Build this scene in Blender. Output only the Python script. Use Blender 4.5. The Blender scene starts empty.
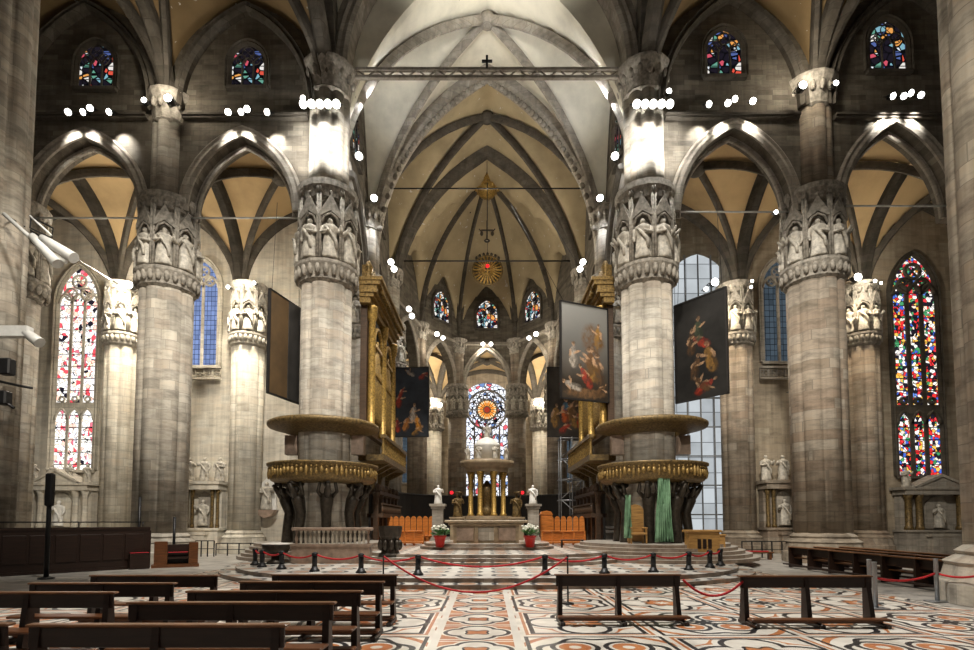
import bpy, math, random
from mathutils import Vector
PI = math.pi
random.seed(7)
S = bpy.context.scene
COL = S.collection
# ------------------------------------------------------------------ camera
F, CX, YO, TILT, EYE = 520.0, 487.0, 493.75, math.radians(3.0), 2.25
cd = bpy.data.cameras.new('camera'); cam = bpy.data.objects.new('camera', cd); COL.objects.link(cam)
cd.sensor_width = 36; cd.lens = F/974*36; cd.shift_y = (YO-325)/974
cd.clip_end = 300; cam.location = (0, 0, EYE); cam.rotation_euler = (PI/2+TILT, 0, 0)
S.camera = cam
S.view_settings.view_transform = 'Standard'; S.view_settings.look = 'None'
S.view_settings.gamma = 1; S.view_settings.exposure = 0.1
try: S.view_settings.use_curve_mapping = False
except Exception: pass
S.cycles.use_denoising = True
S.cycles.max_bounces = 5; S.cycles.diffuse_bounces = 3; S.cycles.glossy_bounces = 2
S.cycles.sample_clamp_indirect = 4

def P(px, py, Y):
    v = YO-py
    dy = F*math.cos(TILT)-v*math.sin(TILT); dz = v*math.cos(TILT)+F*math.sin(TILT)
    t = Y/dy
    return Vector(((px-CX)*t, Y, EYE+dz*t))
def PZ(px, py, z):       # the point at height z
    v = YO-py
    dy = F*math.cos(TILT)-v*math.sin(TILT); dz = v*math.cos(TILT)+F*math.sin(TILT)
    t = (z-EYE)/dz
    return Vector(((px-CX)*t, dy*t, z))
def HZ(py, Y): return P(487, py, Y).z

# ------------------------------------------------------------------ node language
class E:
    def __init__(s, t, k): s.t, s.k = t, k
    def _m(s, op, *o):
        n = s.t.nodes.new('ShaderNodeMath'); n.operation = op
        for i, a in enumerate((s,)+o):
            if isinstance(a, E): s.t.links.new(a.k, n.inputs[i])
            else: n.inputs[i].default_value = a
        return E(s.t, n.outputs[0])
    def __add__(s, o): return s._m('ADD', o)
    def __sub__(s, o): return s._m('SUBTRACT', o)
    def __mul__(s, o): return s._m('MULTIPLY', o)
    def __truediv__(s, o): return s._m('DIVIDE', o)
    def __neg__(s): return s._m('MULTIPLY', -1.0)
    def floor(s): return s._m('FLOOR')
    def fract(s): return s._m('FRACT')
    def abs(s): return s._m('ABSOLUTE')
    def sqrt(s): return s._m('SQRT')
    def sin(s): return s._m('SINE')
    def cos(s): return s._m('COSINE')
    def pow(s, o): return s._m('POWER', o)
    def lt(s, o): return s._m('LESS_THAN', o)
    def gt(s, o): return s._m('GREATER_THAN', o)
    def min(s, o): return s._m('MINIMUM', o)
    def max(s, o): return s._m('MAXIMUM', o)
    def atan2(s, o): return s._m('ARCTAN2', o)
    def mod(s, o): return s._m('FLOORED_MODULO', o)
class Mat:
    def __init__(s, name):
        s.m = bpy.data.materials.new(name); s.m.use_nodes = True
        s.t = s.m.node_tree; s.t.nodes.clear()
        s.out = s.t.nodes.new('ShaderNodeOutputMaterial')
    def new(s, k): return s.t.nodes.new(k)
    def xyz(s, kind='Object'):
        tc = s.new('ShaderNodeTexCoord'); sp = s.new('ShaderNodeSeparateXYZ')
        s.t.links.new(tc.outputs[kind], sp.inputs[0]); s.co = tc.outputs[kind]
        return tuple(E(s.t, sp.outputs[i]) for i in range(3))
    def world(s):
        g = s.new('ShaderNodeNewGeometry'); sp = s.new('ShaderNodeSeparateXYZ')
        s.t.links.new(g.outputs['Position'], sp.inputs[0]); s.co = g.outputs['Position']
        return tuple(E(s.t, sp.outputs[i]) for i in range(3))
    def vec(s, x, y, z=0.0):
        c = s.new('ShaderNodeCombineXYZ')
        for i, a in enumerate((x, y, z)):
            if isinstance(a, E): s.t.links.new(a.k, c.inputs[i])
            else: c.inputs[i].default_value = a
        return c.outputs[0]
    def noise(s, v, scale, detail=3, rough=.55):
        n = s.new('ShaderNodeTexNoise'); s.t.links.new(v, n.inputs['Vector'])
        n.inputs['Scale'].default_value = scale; n.inputs['Detail'].default_value = detail; n.inputs['Roughness'].default_value = rough
        return E(s.t, n.outputs[0])
    def white(s, v):
        n = s.new('ShaderNodeTexWhiteNoise'); n.noise_dimensions = '3D'; s.t.links.new(v, n.inputs['Vector'])
        return E(s.t, n.outputs['Value'])
    def voro(s, v, scale, feat='F1', rnd=1.0):
        n = s.new('ShaderNodeTexVoronoi'); n.feature = feat; s.t.links.new(v, n.inputs['Vector'])
        n.inputs['Scale'].default_value = scale; n.inputs['Randomness'].default_value = rnd
        return n
    def ramp(s, fac, stops, interp='LINEAR'):
        r = s.new('ShaderNodeValToRGB'); cr = r.color_ramp; cr.interpolation = interp
        while len(cr.elements) < len(stops): cr.elements.new(0.5)
        for e, (p, c) in zip(cr.elements, stops): e.position = p; e.color = (*c, 1)
        s.t.links.new(fac.k, r.inputs[0]); return r.outputs[0]
    def mix(s, fac, a, b, mode='MIX'):
        n = s.new('ShaderNodeMix'); n.data_type = 'RGBA'; n.blend_type = mode
        if isinstance(fac, E): s.t.links.new(fac.k, n.inputs[0])
        else: n.inputs[0].default_value = fac
        for i, c in ((6, a), (7, b)):
            if isinstance(c, tuple): n.inputs[i].default_value = (*c, 1)
            else: s.t.links.new(c, n.inputs[i])
        return n.outputs[2]
    def bsdf(s, col, rough=.6, metal=0.0, bump=None, bstr=.3, bdist=.05, spec=.5):
        b = s.new('ShaderNodeBsdfPrincipled')
        if isinstance(col, tuple): b.inputs['Base Color'].default_value = (*col, 1)
        else: s.t.links.new(col, b.inputs['Base Color'])
        if isinstance(rough, E): s.t.links.new(rough.k, b.inputs['Roughness'])
        else: b.inputs['Roughness'].default_value = rough
        b.inputs['Metallic'].default_value = metal
        b.inputs['Specular IOR Level'].default_value = spec
        if bump is not None:
            n = s.new('ShaderNodeBump'); n.inputs['Strength'].default_value = bstr; n.inputs['Distance'].default_value = bdist
            s.t.links.new(bump.k, n.inputs['Height']); s.t.links.new(n.outputs[0], b.inputs['Normal'])
        s.t.links.new(b.outputs[0], s.out.inputs[0]); return s.m
    def emit(s, col, strength):
        e = s.new('ShaderNodeEmission')
        if isinstance(col, tuple): e.inputs[0].default_value = (*col, 1)
        else: s.t.links.new(col, e.inputs[0])
        e.inputs[1].default_value = strength
        s.t.links.new(e.outputs[0], s.out.inputs[0]); return s.m

def plain(name, c, rough=.5, metal=0.0, var=.25, scale=4, spec=.5):
    M = Mat(name); M.world(); n = M.noise(M.co, scale, 4)
    lo = tuple(x*(1-var) for x in c); hi = tuple(min(1, x*(1+var)) for x in c)
    return M.bsdf(M.ramp(n, [(.3, lo), (.7, hi)]), rough, metal, n, .15, .02, spec)
def courses(name, cols, h=.55, stain=.5, rough=.8, jdark=.55):
    """marble laid in horizontal courses, each block its own tone"""
    M = Mat(name); x, y, z = M.world()
    row = (z/h).floor()
    ang = (x*1.3+y*.9+M.white(M.vec(row, 3.1))*5.0)
    blk = (ang/1.15).floor()
    w = M.white(M.vec(row, blk, 1.7))
    c = M.ramp(w, [(i/(len(cols)-1), k) for i, k in enumerate(cols)])
    st = M.noise(M.vec(x*1.0, y*1.0, z*3.2), .9, 5, .65)
    c = M.mix(1.0, c, M.ramp(st, [(.28, (1-stain,)*3), (.55, (1, 1, 1)), (.8, (1.0, .93, .85))]), 'MULTIPLY')
    vs = M.noise(M.vec(x*2.4, y*2.4, z*.12), 1.3, 3)
    c = M.mix(1.0, c, M.ramp(vs, [(.3, (.72, .71, .7)), (.6, (1, 1, 1))]), 'MULTIPLY')
    jf = (z/h).fract(); jv = (ang/1.15).fract()
    j = jf.lt(.05).max(jv.lt(.025))
    c = M.mix(j, c, tuple(k*jdark for k in cols[1]))
    return M.bsdf(c, rough, 0, st-j*.5, .35, .05, .3)

MT = {}
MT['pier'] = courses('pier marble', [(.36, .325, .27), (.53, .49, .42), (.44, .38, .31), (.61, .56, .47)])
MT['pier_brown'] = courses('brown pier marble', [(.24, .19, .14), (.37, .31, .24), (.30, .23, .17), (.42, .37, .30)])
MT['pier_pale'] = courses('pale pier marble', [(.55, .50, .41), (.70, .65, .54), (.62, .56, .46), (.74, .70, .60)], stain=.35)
MT['wall_pale'] = courses('pale wall stone', [(.66, .60, .50), (.74, .69, .58), (.70, .63, .52), (.76, .72, .62)], .6, .3, .75, .8)
MT['wall_brown'] = courses('brown wall stone', [(.34, .28, .20), (.46, .38, .28), (.40, .33, .24), (.50, .43, .32)], .6, .4, .75, .7)
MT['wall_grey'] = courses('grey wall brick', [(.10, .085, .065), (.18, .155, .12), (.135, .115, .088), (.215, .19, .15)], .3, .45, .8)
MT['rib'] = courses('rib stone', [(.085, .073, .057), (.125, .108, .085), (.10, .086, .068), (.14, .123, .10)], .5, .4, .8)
MT['arch'] = courses('arch stone', [(.30, .265, .22), (.40, .36, .30), (.34, .30, .25), (.43, .39, .33)], .5, .4, .8)
def plaster(name, c, damage=.0):
    M = Mat(name); x, y, z = M.world()
    n = M.noise(M.co, .35, 5, .6); n2 = M.noise(M.co, 2.2, 4)
    col = M.ramp(n, [(.3, tuple(k*.72 for k in c)), (.55, c), (.75, tuple(min(1, k*1.12) for k in c))])
    v = M.voro(M.vec(x, y, 0.0), .42, 'F1', .35)
    hole = E(M.t, v.outputs['Distance']).lt(.045)
    col = M.mix(hole, col, (.03, .025, .02))
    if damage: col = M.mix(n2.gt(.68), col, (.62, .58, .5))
    return M.bsdf(col, .85, 0, n2, .1, .02, .2)
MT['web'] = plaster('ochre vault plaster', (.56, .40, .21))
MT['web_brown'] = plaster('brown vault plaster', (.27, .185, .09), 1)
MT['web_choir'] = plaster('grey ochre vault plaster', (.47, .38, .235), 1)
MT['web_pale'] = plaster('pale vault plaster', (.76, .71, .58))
MT['gold'] = plain('gilded wood', (.42, .265, .07), .42, .5, .6, 9)
MT['gold_dull'] = plain('dull gilding', (.15, .098, .035), .5, .35, .7, 9)
MT['bronze'] = plain('dark bronze', (.045, .036, .026), .42, .5, .5, 6)
MT['black'] = plain('black iron', (.012, .012, .013), .45, .2, .3)
MT['blackwood'] = plain('black stained wood', (.010, .008, .007), .6, 0, .4)
MT['white'] = plain('white marble', (.82, .80, .75), .5, 0, .08)
MT['capital'] = plain('dark carved marble', (.30, .27, .225), .7, 0, .5, 5)  # carved stone darker than the statues set in it
MT['gold_mid'] = plain('worn gilding', (.26, .165, .05), .45, .4, .6, 9)
MT['wood_mid'] = None
MT['statue'] = plain('aged marble', (.50, .46, .39), .6, 0, .4, 5)
MT['whitemetal'] = plain('white enamel', (.62, .62, .6), .4, 0, .1)
MT['steel'] = plain('grey steel', (.30, .31, .32), .4, .6, .2)
MT['red'] = plain('red rope', (.50, .012, .018), .7, 0, .2)
MT['redpot'] = plain('red glazed pot', (.45, .015, .01), .4, 0, .15)
MT['green'] = plain('leaf green', (.05, .16, .035), .6, 0, .5, 12)
MT['flower'] = plain('cream petals', (.85, .84, .74), .6, 0, .08, 8)
MT['curtain'] = plain('green curtain', (.17, .31, .18), .75, 0, .3, 3)
MT['redmarble'] = plain('reddish marble', (.33, .24, .18), .4, 0, .35, 3)
MT['altarstone'] = plain('altar stone', (.30, .225, .14), .5, 0, .3, 3)
MT['step'] = courses('step marble', [(.22, .16, .12), (.33, .26, .20), (.26, .20, .15), (.38, .31, .25)], .15, .35, .4)
MT['canvasback'] = plain('canvas back', (.095, .055, .02), .8, 0, .25, 1)
MT['velvet'] = plain('crimson velvet', (.40, .01, .02), .8, 0, .2)
MT['tread'] = plain('pale tread marble', (.45, .41, .36), .3, 0, .35, 2)
def wood(name, c, rough=.4):
    M = Mat(name); x, y, z = M.xyz()
    n = M.noise(M.vec(x*1.0, y*8.0, z*8.0), 2.0, 5, .6)
    col = M.ramp(n, [(.3, tuple(k*.55 for k in c)), (.7, tuple(min(1, k*1.25) for k in c))])
    return M.bsdf(col, rough, 0, n, .12, .01, .45)
MT['wood'] = wood('bench wood', (.13, .047, .016), .32)
MT['wood_mid'] = wood('pew wood', (.19, .085, .035), .35)
MT['wood_dark'] = wood('dark walnut', (.022, .010, .006), .4)  # also holds the shade on the bench board fronts
MT['wood_orange'] = wood('orange cherry wood', (.58, .19, .035), .4)
MT['wood_honey'] = wood('honey wood', (.40, .22, .07), .4)
MT['wood_carved'] = wood('carved walnut', (.075, .042, .022), .5)

def glass(name, pal, scale=2.6, bars=.85, strength=1.3, white=0.0, lead=.05, sy=1.0, dark=.25):
    M = Mat(name); x, y, z = M.xyz()
    v = M.vec(x, 0.0, z*sy)
    f1 = M.voro(v, scale, 'F1', .9); de = M.voro(v, scale, 'DISTANCE_TO_EDGE', .9)
    sp = M.new('ShaderNodeSeparateColor'); M.t.links.new(f1.outputs['Color'], sp.inputs[0])
    r, g = E(M.t, sp.outputs[0]), E(M.t, sp.outputs[1])
    # panel rows take a dominant tone each
    row = (z/(bars*2)).floor()
    rr = M.white(M.vec(row, (x/1.0).floor(), 2.0))
    k = (r*.72+rr*.28)
    n = len(pal)
    c = M.ramp(k, [((i+.0)/n, p) for i, p in enumerate(pal)], 'CONSTANT')
    c = M.mix(g.lt(dark), c, (.015, .012, .02))
    c = M.mix(g.gt(1-white), c, (.92, .88, .82))
    e = E(M.t, de.outputs['Distance']).lt(lead)
    e = e.max((z/bars).fract().lt(.07))
    c = M.mix(e, c, (.004, .004, .005))
    return M.emit(c, strength)
PALV = [(.80, .04, .03), (.9, .75, .6), (.05, .12, .55), (.75, .03, .03), (.85, .5, .08), (.95, .9, .85), (.06, .3, .12), (.7, .04, .05), (.12, .25, .7), (.9, .35, .06)]
PALP = [(1, .9, .82), (1, .96, .93), (.95, .55, .45), (.9, .85, .95), (.8, .08, .1), (1, .9, .7), (.95, .96, 1), (.6, .15, .2), (1, .75, .55), (.85, .85, 1)]
PALB = [(.22, .32, .60), (.32, .42, .70), (.16, .26, .52), (.38, .48, .78), (.45, .55, .8)]
PALU = [(.95, .95, 1), (.8, .1, .06), (.25, .5, .6), (.1, .15, .4), (.9, .4, .1), (.85, .9, .95), (.15, .4, .3), (.7, .1, .15)]
MT['g_vivid'] = glass('vivid stained glass', PALV, 4.2, .9, 1.3, .10, .05, 1, .2)
MT['g_pale'] = glass('bright pale stained glass', PALP, 3.6, .9, 1.55, .42, .035, 1, .05)
MT['g_upper'] = glass('clerestory stained glass', PALU, 2.6, .8, .85, .08, .09, 1, .35)
MT['g_apse'] = glass('apse stained glass', PALU, 2.4, .7, .95, .25, .06, 1, .2)
def leaded(name, c, dark, gx, gz, strength, w=.07):
    M = Mat(name); x, y, z = M.xyz()
    n = M.noise(M.co, .5, 3)
    e = (x/gx).fract().lt(w).max((z/gz).fract().lt(w))
    cell = M.white(M.vec((x/gx).floor(), (z/gz).floor(), 1.0))
    col = M.ramp(n*.6+cell*.4, [(.3, tuple(k*.62 for k in c)), (.65, c)])
    return M.emit(M.mix(e, col, dark), strength)
MT['g_blue'] = leaded('blue leaded glass', (.26, .36, .68), (.03, .04, .09), .28, .36, .95, .1)
MT['g_slate'] = leaded('slate leaded glass', (.11, .15, .19), (.008, .01, .012), .32, .42, .55, .1)
MT['g_skylit'] = leaded('pale leaded glass', (.66, .71, .74), (.16, .17, .18), .95, 1.2, .85, .05)
def rose(name):
    M = Mat(name); x, y, z = M.xyz()
    r = (x*x+z*z).sqrt(); a = z.atan2(x)
    v = M.vec(x, 0.0, z)
    f1 = M.voro(v, 1.9, 'F1', .8); de = E(M.t, M.voro(v, 1.9, 'DISTANCE_TO_EDGE', .8).outputs['Distance'])
    sp = M.new('ShaderNodeSeparateColor'); M.t.links.new(f1.outputs['Color'], sp.inputs[0]); k = E(M.t, sp.outputs[0])
    c = M.ramp(k, [(0, (.9, .93, 1)), (.4, (.75, .8, .95)), (.6, (.95, .95, 1)), (.82, (.75, .12, .15)), (.9, (.15, .25, .5))], 'CONSTANT')
    pet = (a*6.0).cos().abs()
    c = M.mix(r.lt(1.25), c, (.95, .33, .05))
    c = M.mix(r.lt(1.25)._m('MULTIPLY', r.gt(.95))._m('MULTIPLY', pet.gt(.55)), c, (1, .75, .45))
    c = M.mix(r.lt(.45), c, (.35, .04, .02))
    ld = ((r-.45).abs().lt(.06)).max((r-1.3).abs().lt(.1)).max(pet.lt(.16)*r.lt(1.9)).max((r-1.95).abs().lt(.1)*pet.gt(.3)).max(de.lt(.05)*r.gt(1.3))
    c = M.mix(ld, c, (.004, .004, .006))
    return M.emit(c, 1.25)
MT['g_rose'] = rose('rose window glass')
def lampmat(name, c, s):
    return Mat(name).emit(c, s)
MT['lamp'] = lampmat('lamp glow', (1, .97, .90), 14)
MT['lamp_far'] = lampmat('small lamp glow', (1, .97, .90), 9)
MT['lampred'] = lampmat('red lamp glow', (1, .02, .03), 1.6)

def floor_mat():
    M = Mat('inlaid marble floor'); x, y, z = M.world()
    n = M.noise(M.co, 1.4, 5); nn = M.noise(M.co, .5, 3)
    cream = M.ramp(n, [(.3, (.56, .52, .45)), (.6, (.78, .74, .66))])
    org = M.ramp(n, [(.3, (.40, .125, .045)), (.7, (.58, .24, .09))])
    blk = (.022, .022, .024)
    def circ(u, v, cx, cy, r):
        a = u-cx; b = v-cy
        return (a*a+b*b).sqrt()-r
    def quatre(u, v, ox, oy, rx, ry):
        au = u.abs(); av = v.abs()
        return circ(au, v, ox, 0, rx).min(circ(u, av, 0, oy, ry))
    # centre runner
    py = 1.42
    v = (((y/py).fract())-.5)*py
    xr = x+.2
    d = quatre(xr, v, .31, .25, .33, .36)
    fl = (xr*xr*.8+v*v*1.5).sqrt()+((v.atan2(xr))*4.0).cos()*.05
    c = M.mix(d.gt(.10), cream, org)
    c = M.mix(d.gt(.10)*((v.abs()-.64).abs().lt(.03)), c, cream)
    c = M.mix(d.abs().lt(.045), c, blk)
    c = M.mix(fl.lt(.22), c, org); c = M.mix((fl-.23).abs().lt(.022), c, blk)
    # side fields: square panels 2.7 m
    ax = xr.abs()-.88
    px = 2.75
    ix = (ax/px).floor(); iy = (y/px+.25).floor()
    u2 = (((ax/px).fract())-.5)*px; v2 = (((y/px+.25).fract())-.5)*px
    par = (ix+iy).mod(2.0)
    dq = quatre(u2, v2, .62, .62, .52, .52)
    sq = u2.abs().max(v2.abs())
    rr = (u2*u2+v2*v2).sqrt()
    wob = rr+((v2.atan2(u2))*8.0).cos()*.07
    a = M.mix(dq.gt(.16)*sq.lt(1.06)*wob.gt(.98)*wob.lt(1.16), cream, org)
    a = M.mix((sq-1.25).abs().lt(.035), a, org)
    a = M.mix(dq.abs().lt(.055), a, blk)
    a = M.mix((sq-1.13).abs().lt(.05), a, blk)
    a = M.mix(wob.lt(.42), a, org); a = M.mix((wob-.46).abs().lt(.04), a, blk); a = M.mix(wob.lt(.16), a, cream)
    b = M.mix(rr.gt(1.46)*rr.lt(1.60), cream, org)
    b = M.mix((wob-1.14).abs().lt(.06), b, blk)
    dl = circ(u2.abs(), v2.abs(), .48, .48, .40)
    b = M.mix((dl+.2).abs().lt(.09), b, org); b = M.mix(dl.abs().lt(.05), b, blk)
    b = M.mix(wob.lt(.24), b, blk)
    b = M.mix((sq-1.3).abs().lt(.04), b, blk)
    s = M.mix(par, a, b)
    # light border strip between runner and fields
    out = M.mix(xr.abs().gt(.70), c, M.mix(xr.abs().gt(.85), (.70, .67, .60), s))
    # transept floor further out: plainer grey
    far = (ax.gt(11.5)).max(y.gt(24.0))
    grey = M.ramp(M.noise(M.vec(x*1.0, y*2.0), .9, 5, .7), [(.3, (.10, .10, .10)), (.48, (.42, .40, .37)), (.7, (.62, .59, .54))])
    out = M.mix(far, out, grey)
    out = M.mix(1.0, out, M.ramp(nn, [(.3, (.82, .8, .78)), (.6, (1, 1, 1))]), 'MULTIPLY')
    return M.bsdf(out, n*.15+.25, 0, None, spec=.35)
MT['floor'] = floor_mat()
def deck_mat():
    M = Mat('platform inlaid marble'); x, y, z = M.world()
    n = M.noise(M.vec(x*1.0, y*1.0), 1.6, 5)
    u = ((x/1.3).fract()-.5).abs(); v = ((y/1.3).fract()-.5).abs()
    r = (u*u+v*v).sqrt()
    c = M.ramp(n, [(.3, (.52, .49, .44)), (.65, (.70, .67, .61))])
    c = M.mix(r.lt(.22), c, (.42, .24, .15)); c = M.mix((r-.33).abs().lt(.06), c, (.05, .05, .055))
    return M.bsdf(c, .3, 0, None, spec=.4)
MT['deck'] = deck_mat()

def painting(name, ground, ell, seed, top=None):
    """oil painting: ground tones plus soft brushed patches (cx, cz, rx, rz, turn, colour), in metres of the canvas"""
    M = Mat(name); x, y, z = M.xyz()
    d1 = M.noise(M.vec(x, z, float(seed)), 2.6, 6, .7)-.5; d2 = M.noise(M.vec(x, z, seed+9.0), 2.6, 6, .7)-.5
    n = M.noise(M.vec(x, z, seed+4.0), .7, 5); n3 = M.noise(M.vec(x*1.0, z*.6, seed+14.0), 4.5, 5, .7)
    c = M.ramp(n, [(.3, tuple(k*.5 for k in ground)), (.7, tuple(k*1.5 for k in ground))])
    if top: c = M.mix((z/6.0-.18).max(0.0).min(1.0), c, top)
    uv = M.vec(x+d1*.42, z+d2*.42, 0.0); br = (n3*3.4-1.1).max(.06).min(.95)
    for cx, cz, rx, rz, t, k in ell:
        mp = M.new('ShaderNodeMapping'); mp.vector_type = 'TEXTURE'; M.t.links.new(uv, mp.inputs[0])
        mp.inputs['Location'].default_value = (cx, cz, 0); mp.inputs['Rotation'].default_value = (0, 0, t); mp.inputs['Scale'].default_value = (rx*1.12, rz*1.12, 1)
        g = M.new('ShaderNodeTexGradient'); g.gradient_type = 'SPHERICAL'; M.t.links.new(mp.outputs[0], g.inputs[0])
        f = E(M.t, g.outputs['Fac'])*3.2; f.k.node.use_clamp = True
        c = M.mix(f*br, c, tuple(min(1, h*.95) for h in k))
    return M.bsdf(c, .45, 0, None, spec=.25)

# ------------------------------------------------------------------ mesh collector
class MB:
    def __init__(s): s.v, s.f, s.s = [], [], []
    def add(s, vs, fs, smooth=False):
        o = len(s.v); s.v += [tuple(v) for v in vs]
        s.f += [tuple(i+o for i in f) for f in fs]; s.s += [smooth]*len(fs)
        return s
    def box(s, c, d, rz=0):
        cx, cy, cz = c; a, b, h = d[0]/2, d[1]/2, d[2]/2; ct, sn = math.cos(rz), math.sin(rz)
        vs = [(cx+x*ct-y*sn, cy+x*sn+y*ct, cz+z) for z in (-h, h) for x, y in ((-a, -b), (a, -b), (a, b), (-a, b))]
        return s.add(vs, [(0, 3, 2, 1), (4, 5, 6, 7), (0, 1, 5, 4), (1, 2, 6, 5), (2, 3, 7, 6), (3, 0, 4, 7)])
    def bb(s, x0, x1, y0, y1, z0, z1): return s.box(((x0+x1)/2, (y0+y1)/2, (z0+z1)/2), (x1-x0, y1-y0, z1-z0))
    def bev(s, c, d, b=.01):
        """box with chamfered edges"""
        cx, cy, cz = c; a, e, h = d[0]/2, d[1]/2, d[2]/2
        secs = []
        for z, k in ((-h, b), (-h+b, 0), (h-b, 0), (h, b)):
            A, Bq = a-k, e-k; q = min(b, A*.5, Bq*.5)
            secs.append([(cx+px, cy+py, cz+z) for px, py in ((-A+q, -Bq), (A-q, -Bq), (A, -Bq+q), (A, Bq-q), (A-q, Bq), (-A+q, Bq), (-A, Bq-q), (-A, -Bq+q))])
        return s.loft(secs, True, False)
    def loft(s, secs, caps=True, smooth=True, closed=True):
        n = len(secs[0]); vs = [p for sec in secs for p in sec]; fs = []
        for i in range(len(secs)-1):
            for j in range(n if closed else n-1):
                k = (j+1) % n
                fs.append((i*n+j, i*n+k, (i+1)*n+k, (i+1)*n+j))
        s.add(vs, fs, smooth)
        if caps and closed:
            o = len(s.v)-len(vs)
            s.f.append(tuple(o+j for j in reversed(range(n)))); s.s.append(False)
            s.f.append(tuple(o+(len(secs)-1)*n+j for j in range(n))); s.s.append(False)
        return s
    def lathe(s, prof, c=(0, 0), n=24, sx=1, sy=1, smooth=True, a0=0, mod=None, ring=False):
        secs = []
        for r, z in prof:
            sec = []
            for j in range(n):
                a = a0+2*PI*j/n; q = r*(mod(a) if mod else 1)
                sec.append((c[0]+q*sx*math.cos(a), c[1]+q*sy*math.sin(a), z))
            secs.append(sec)
        if ring: return s.loft(secs+[secs[0]], False, smooth)
        return s.loft(secs, True, smooth)
    def tube(s, path, r, n=8, smooth=True):
        path = [Vector(p) for p in path]; secs = []; L = len(path)
        up = None
        for i, p in enumerate(path):
            t = (path[min(i+1, L-1)]-path[max(i-1, 0)]).normalized()
            if up is None:
                up = Vector((0, 0, 1)) if abs(t.z) < .9 else Vector((1, 0, 0))
            a = t.cross(up).normalized(); b = a.cross(t).normalized(); up = b
            q = r[i] if isinstance(r, (list, tuple)) else r
            secs.append([p+a*q*math.cos(2*PI*j/n)+b*q*math.sin(2*PI*j/n) for j in range(n)])
        return s.loft(secs, True, smooth)
    def bar(s, p0, p1, w, h):
        p0, p1 = Vector(p0), Vector(p1); t = (p1-p0).normalized()
        up = Vector((0, 0, 1)) if abs(t.z) < .9 else Vector((0, 1, 0))
        a = t.cross(up).normalized()*w/2; b = a.cross(t).normalized()*h/2
        return s.loft([[p-a-b, p+a-b, p+a+b, p-a+b] for p in (p0, p1)], True, False)
    def sweep(s, path, side, up_, w, h):
        """rectangular rib along a path; side(i) gives the lateral unit vector, depth h grows along the inner normal"""
        path = [Vector(p) for p in path]; L = len(path); secs = []
        for i, p in enumerate(path):
            t = (path[min(i+1, L-1)]-path[max(i-1, 0)]).normalized()
            a = Vector(side).normalized(); nrm = a.cross(t).normalized()*up_
            secs.append([p-a*w/2, p-a*w/2*.8+nrm*h*.6, p-a*w*.22+nrm*h, p+a*w*.22+nrm*h, p+a*w/2*.8+nrm*h*.6, p+a*w/2])
        return s.loft(secs, True, False)
    def ball(s, c, r, n=10, m=7):
        rx, ry, rz = r if isinstance(r, tuple) else (r, r, r)
        prof = [(math.sin(PI*i/m) if 0 < i < m else .02, -math.cos(PI*i/m)) for i in range(m+1)]
        secs = [[(c[0]+rx*q*math.cos(2*PI*j/n), c[1]+ry*q*math.sin(2*PI*j/n), c[2]+rz*z) for j in range(n)] for q, z in prof]
        return s.loft(secs, True, True)
    def prism(s, poly, y0, y1, rz=0, o=(0, 0, 0)):
        """polygon in x,z pushed from y0 to y1"""
        ct, sn = math.cos(rz), math.sin(rz)
        T = lambda x, y, z: (o[0]+x*ct-y*sn, o[1]+x*sn+y*ct, o[2]+z)
        n = len(poly); vs = [T(x, y0, z) for x, z in poly]+[T(x, y1, z) for x, z in poly]
        fs = [tuple(range(n)), tuple(reversed(range(n, 2*n)))]+[(i, i+n, (i+1) % n+n, (i+1) % n) for i in range(n)]
        return s.add(vs, fs)
    def mesh(s, name, m):
        me = bpy.data.meshes.new(name); me.from_pydata(s.v, [], s.f)
        me.polygons.foreach_set('use_smooth', s.s); me.materials.append(m); me.update()
        return me

def obj(name, mb, m, parent=None, label=None, kind=None, loc=None):
    m = MT[m] if isinstance(m, str) else m
    me = mb.mesh(name, m) if isinstance(mb, MB) else mb
    o = bpy.data.objects.new(name, me); COL.objects.link(o)
    if parent: o.parent = parent
    if label: o['label'] = label
    if kind: o['kind'] = kind
    if loc: o.location = loc
    return o
def struct(name, mb, m, parent=None, label=None, loc=None):
    o = obj(name, mb, m, parent, label, None, loc)
    if parent is None: o['kind'] = 'structure'
    return o
def thing(name, label, cat, loc=(0, 0, 0), rz=0, group=None):
    o = bpy.data.objects.new(name, None); COL.objects.link(o); o.empty_display_size = .2
    o.location = loc; o.rotation_euler = (0, 0, rz); o['label'] = label; o['category'] = cat
    if group: o['group'] = group
    return o
def tag(o, label, cat, group=None):
    o['label'] = label; o['category'] = cat
    if group: o['group'] = group
    return o
KIDS = {}
def kids(o):
    return [c for c in bpy.data.objects if c.parent == o]
def dup(root, loc, rz=0, label=None, group=None, scale=None):
    r = root.copy(); COL.objects.link(r); r.location = loc; r.rotation_euler = (0, 0, rz)
    if label: r['label'] = label
    if group: r['group'] = group
    if scale: r.scale = scale
    for ch in kids(root):
        c = ch.copy(); COL.objects.link(c); c.parent = r
        for g in kids(ch):
            d = g.copy(); COL.objects.link(d); d.parent = c
    return r

# ------------------------------------------------------------------ pointed arch mathematics
def pt(u, a, H):
    """height of a pointed arch of half span a, rise H, at the fraction u of the half span"""
    u = min(1.0, abs(u)); R = (H*H+a*a)/(2*a)
    if R < a: return H*math.sqrt(max(0, 1-u*u))
    return math.sqrt(max(0.0, R*R-(u*a+R-a)**2))
def arch_pts(x0, x1, zs, H, n=24):
    c, a = (x0+x1)/2, (x1-x0)/2
    return [(c+a*math.sin(PI/2*(-1+2*i/n)), zs+pt(math.sin(PI/2*(-1+2*i/n)), a, H)) for i in range(n+1)]

D1, D2 = 28.9, 37.5          # crossing row, and the wall behind the transept aisle
XL = [-9.1, -18.15, -27.2, -36.3]; XR = [9.05, 18.6, 27.7, 37.0]

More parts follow.
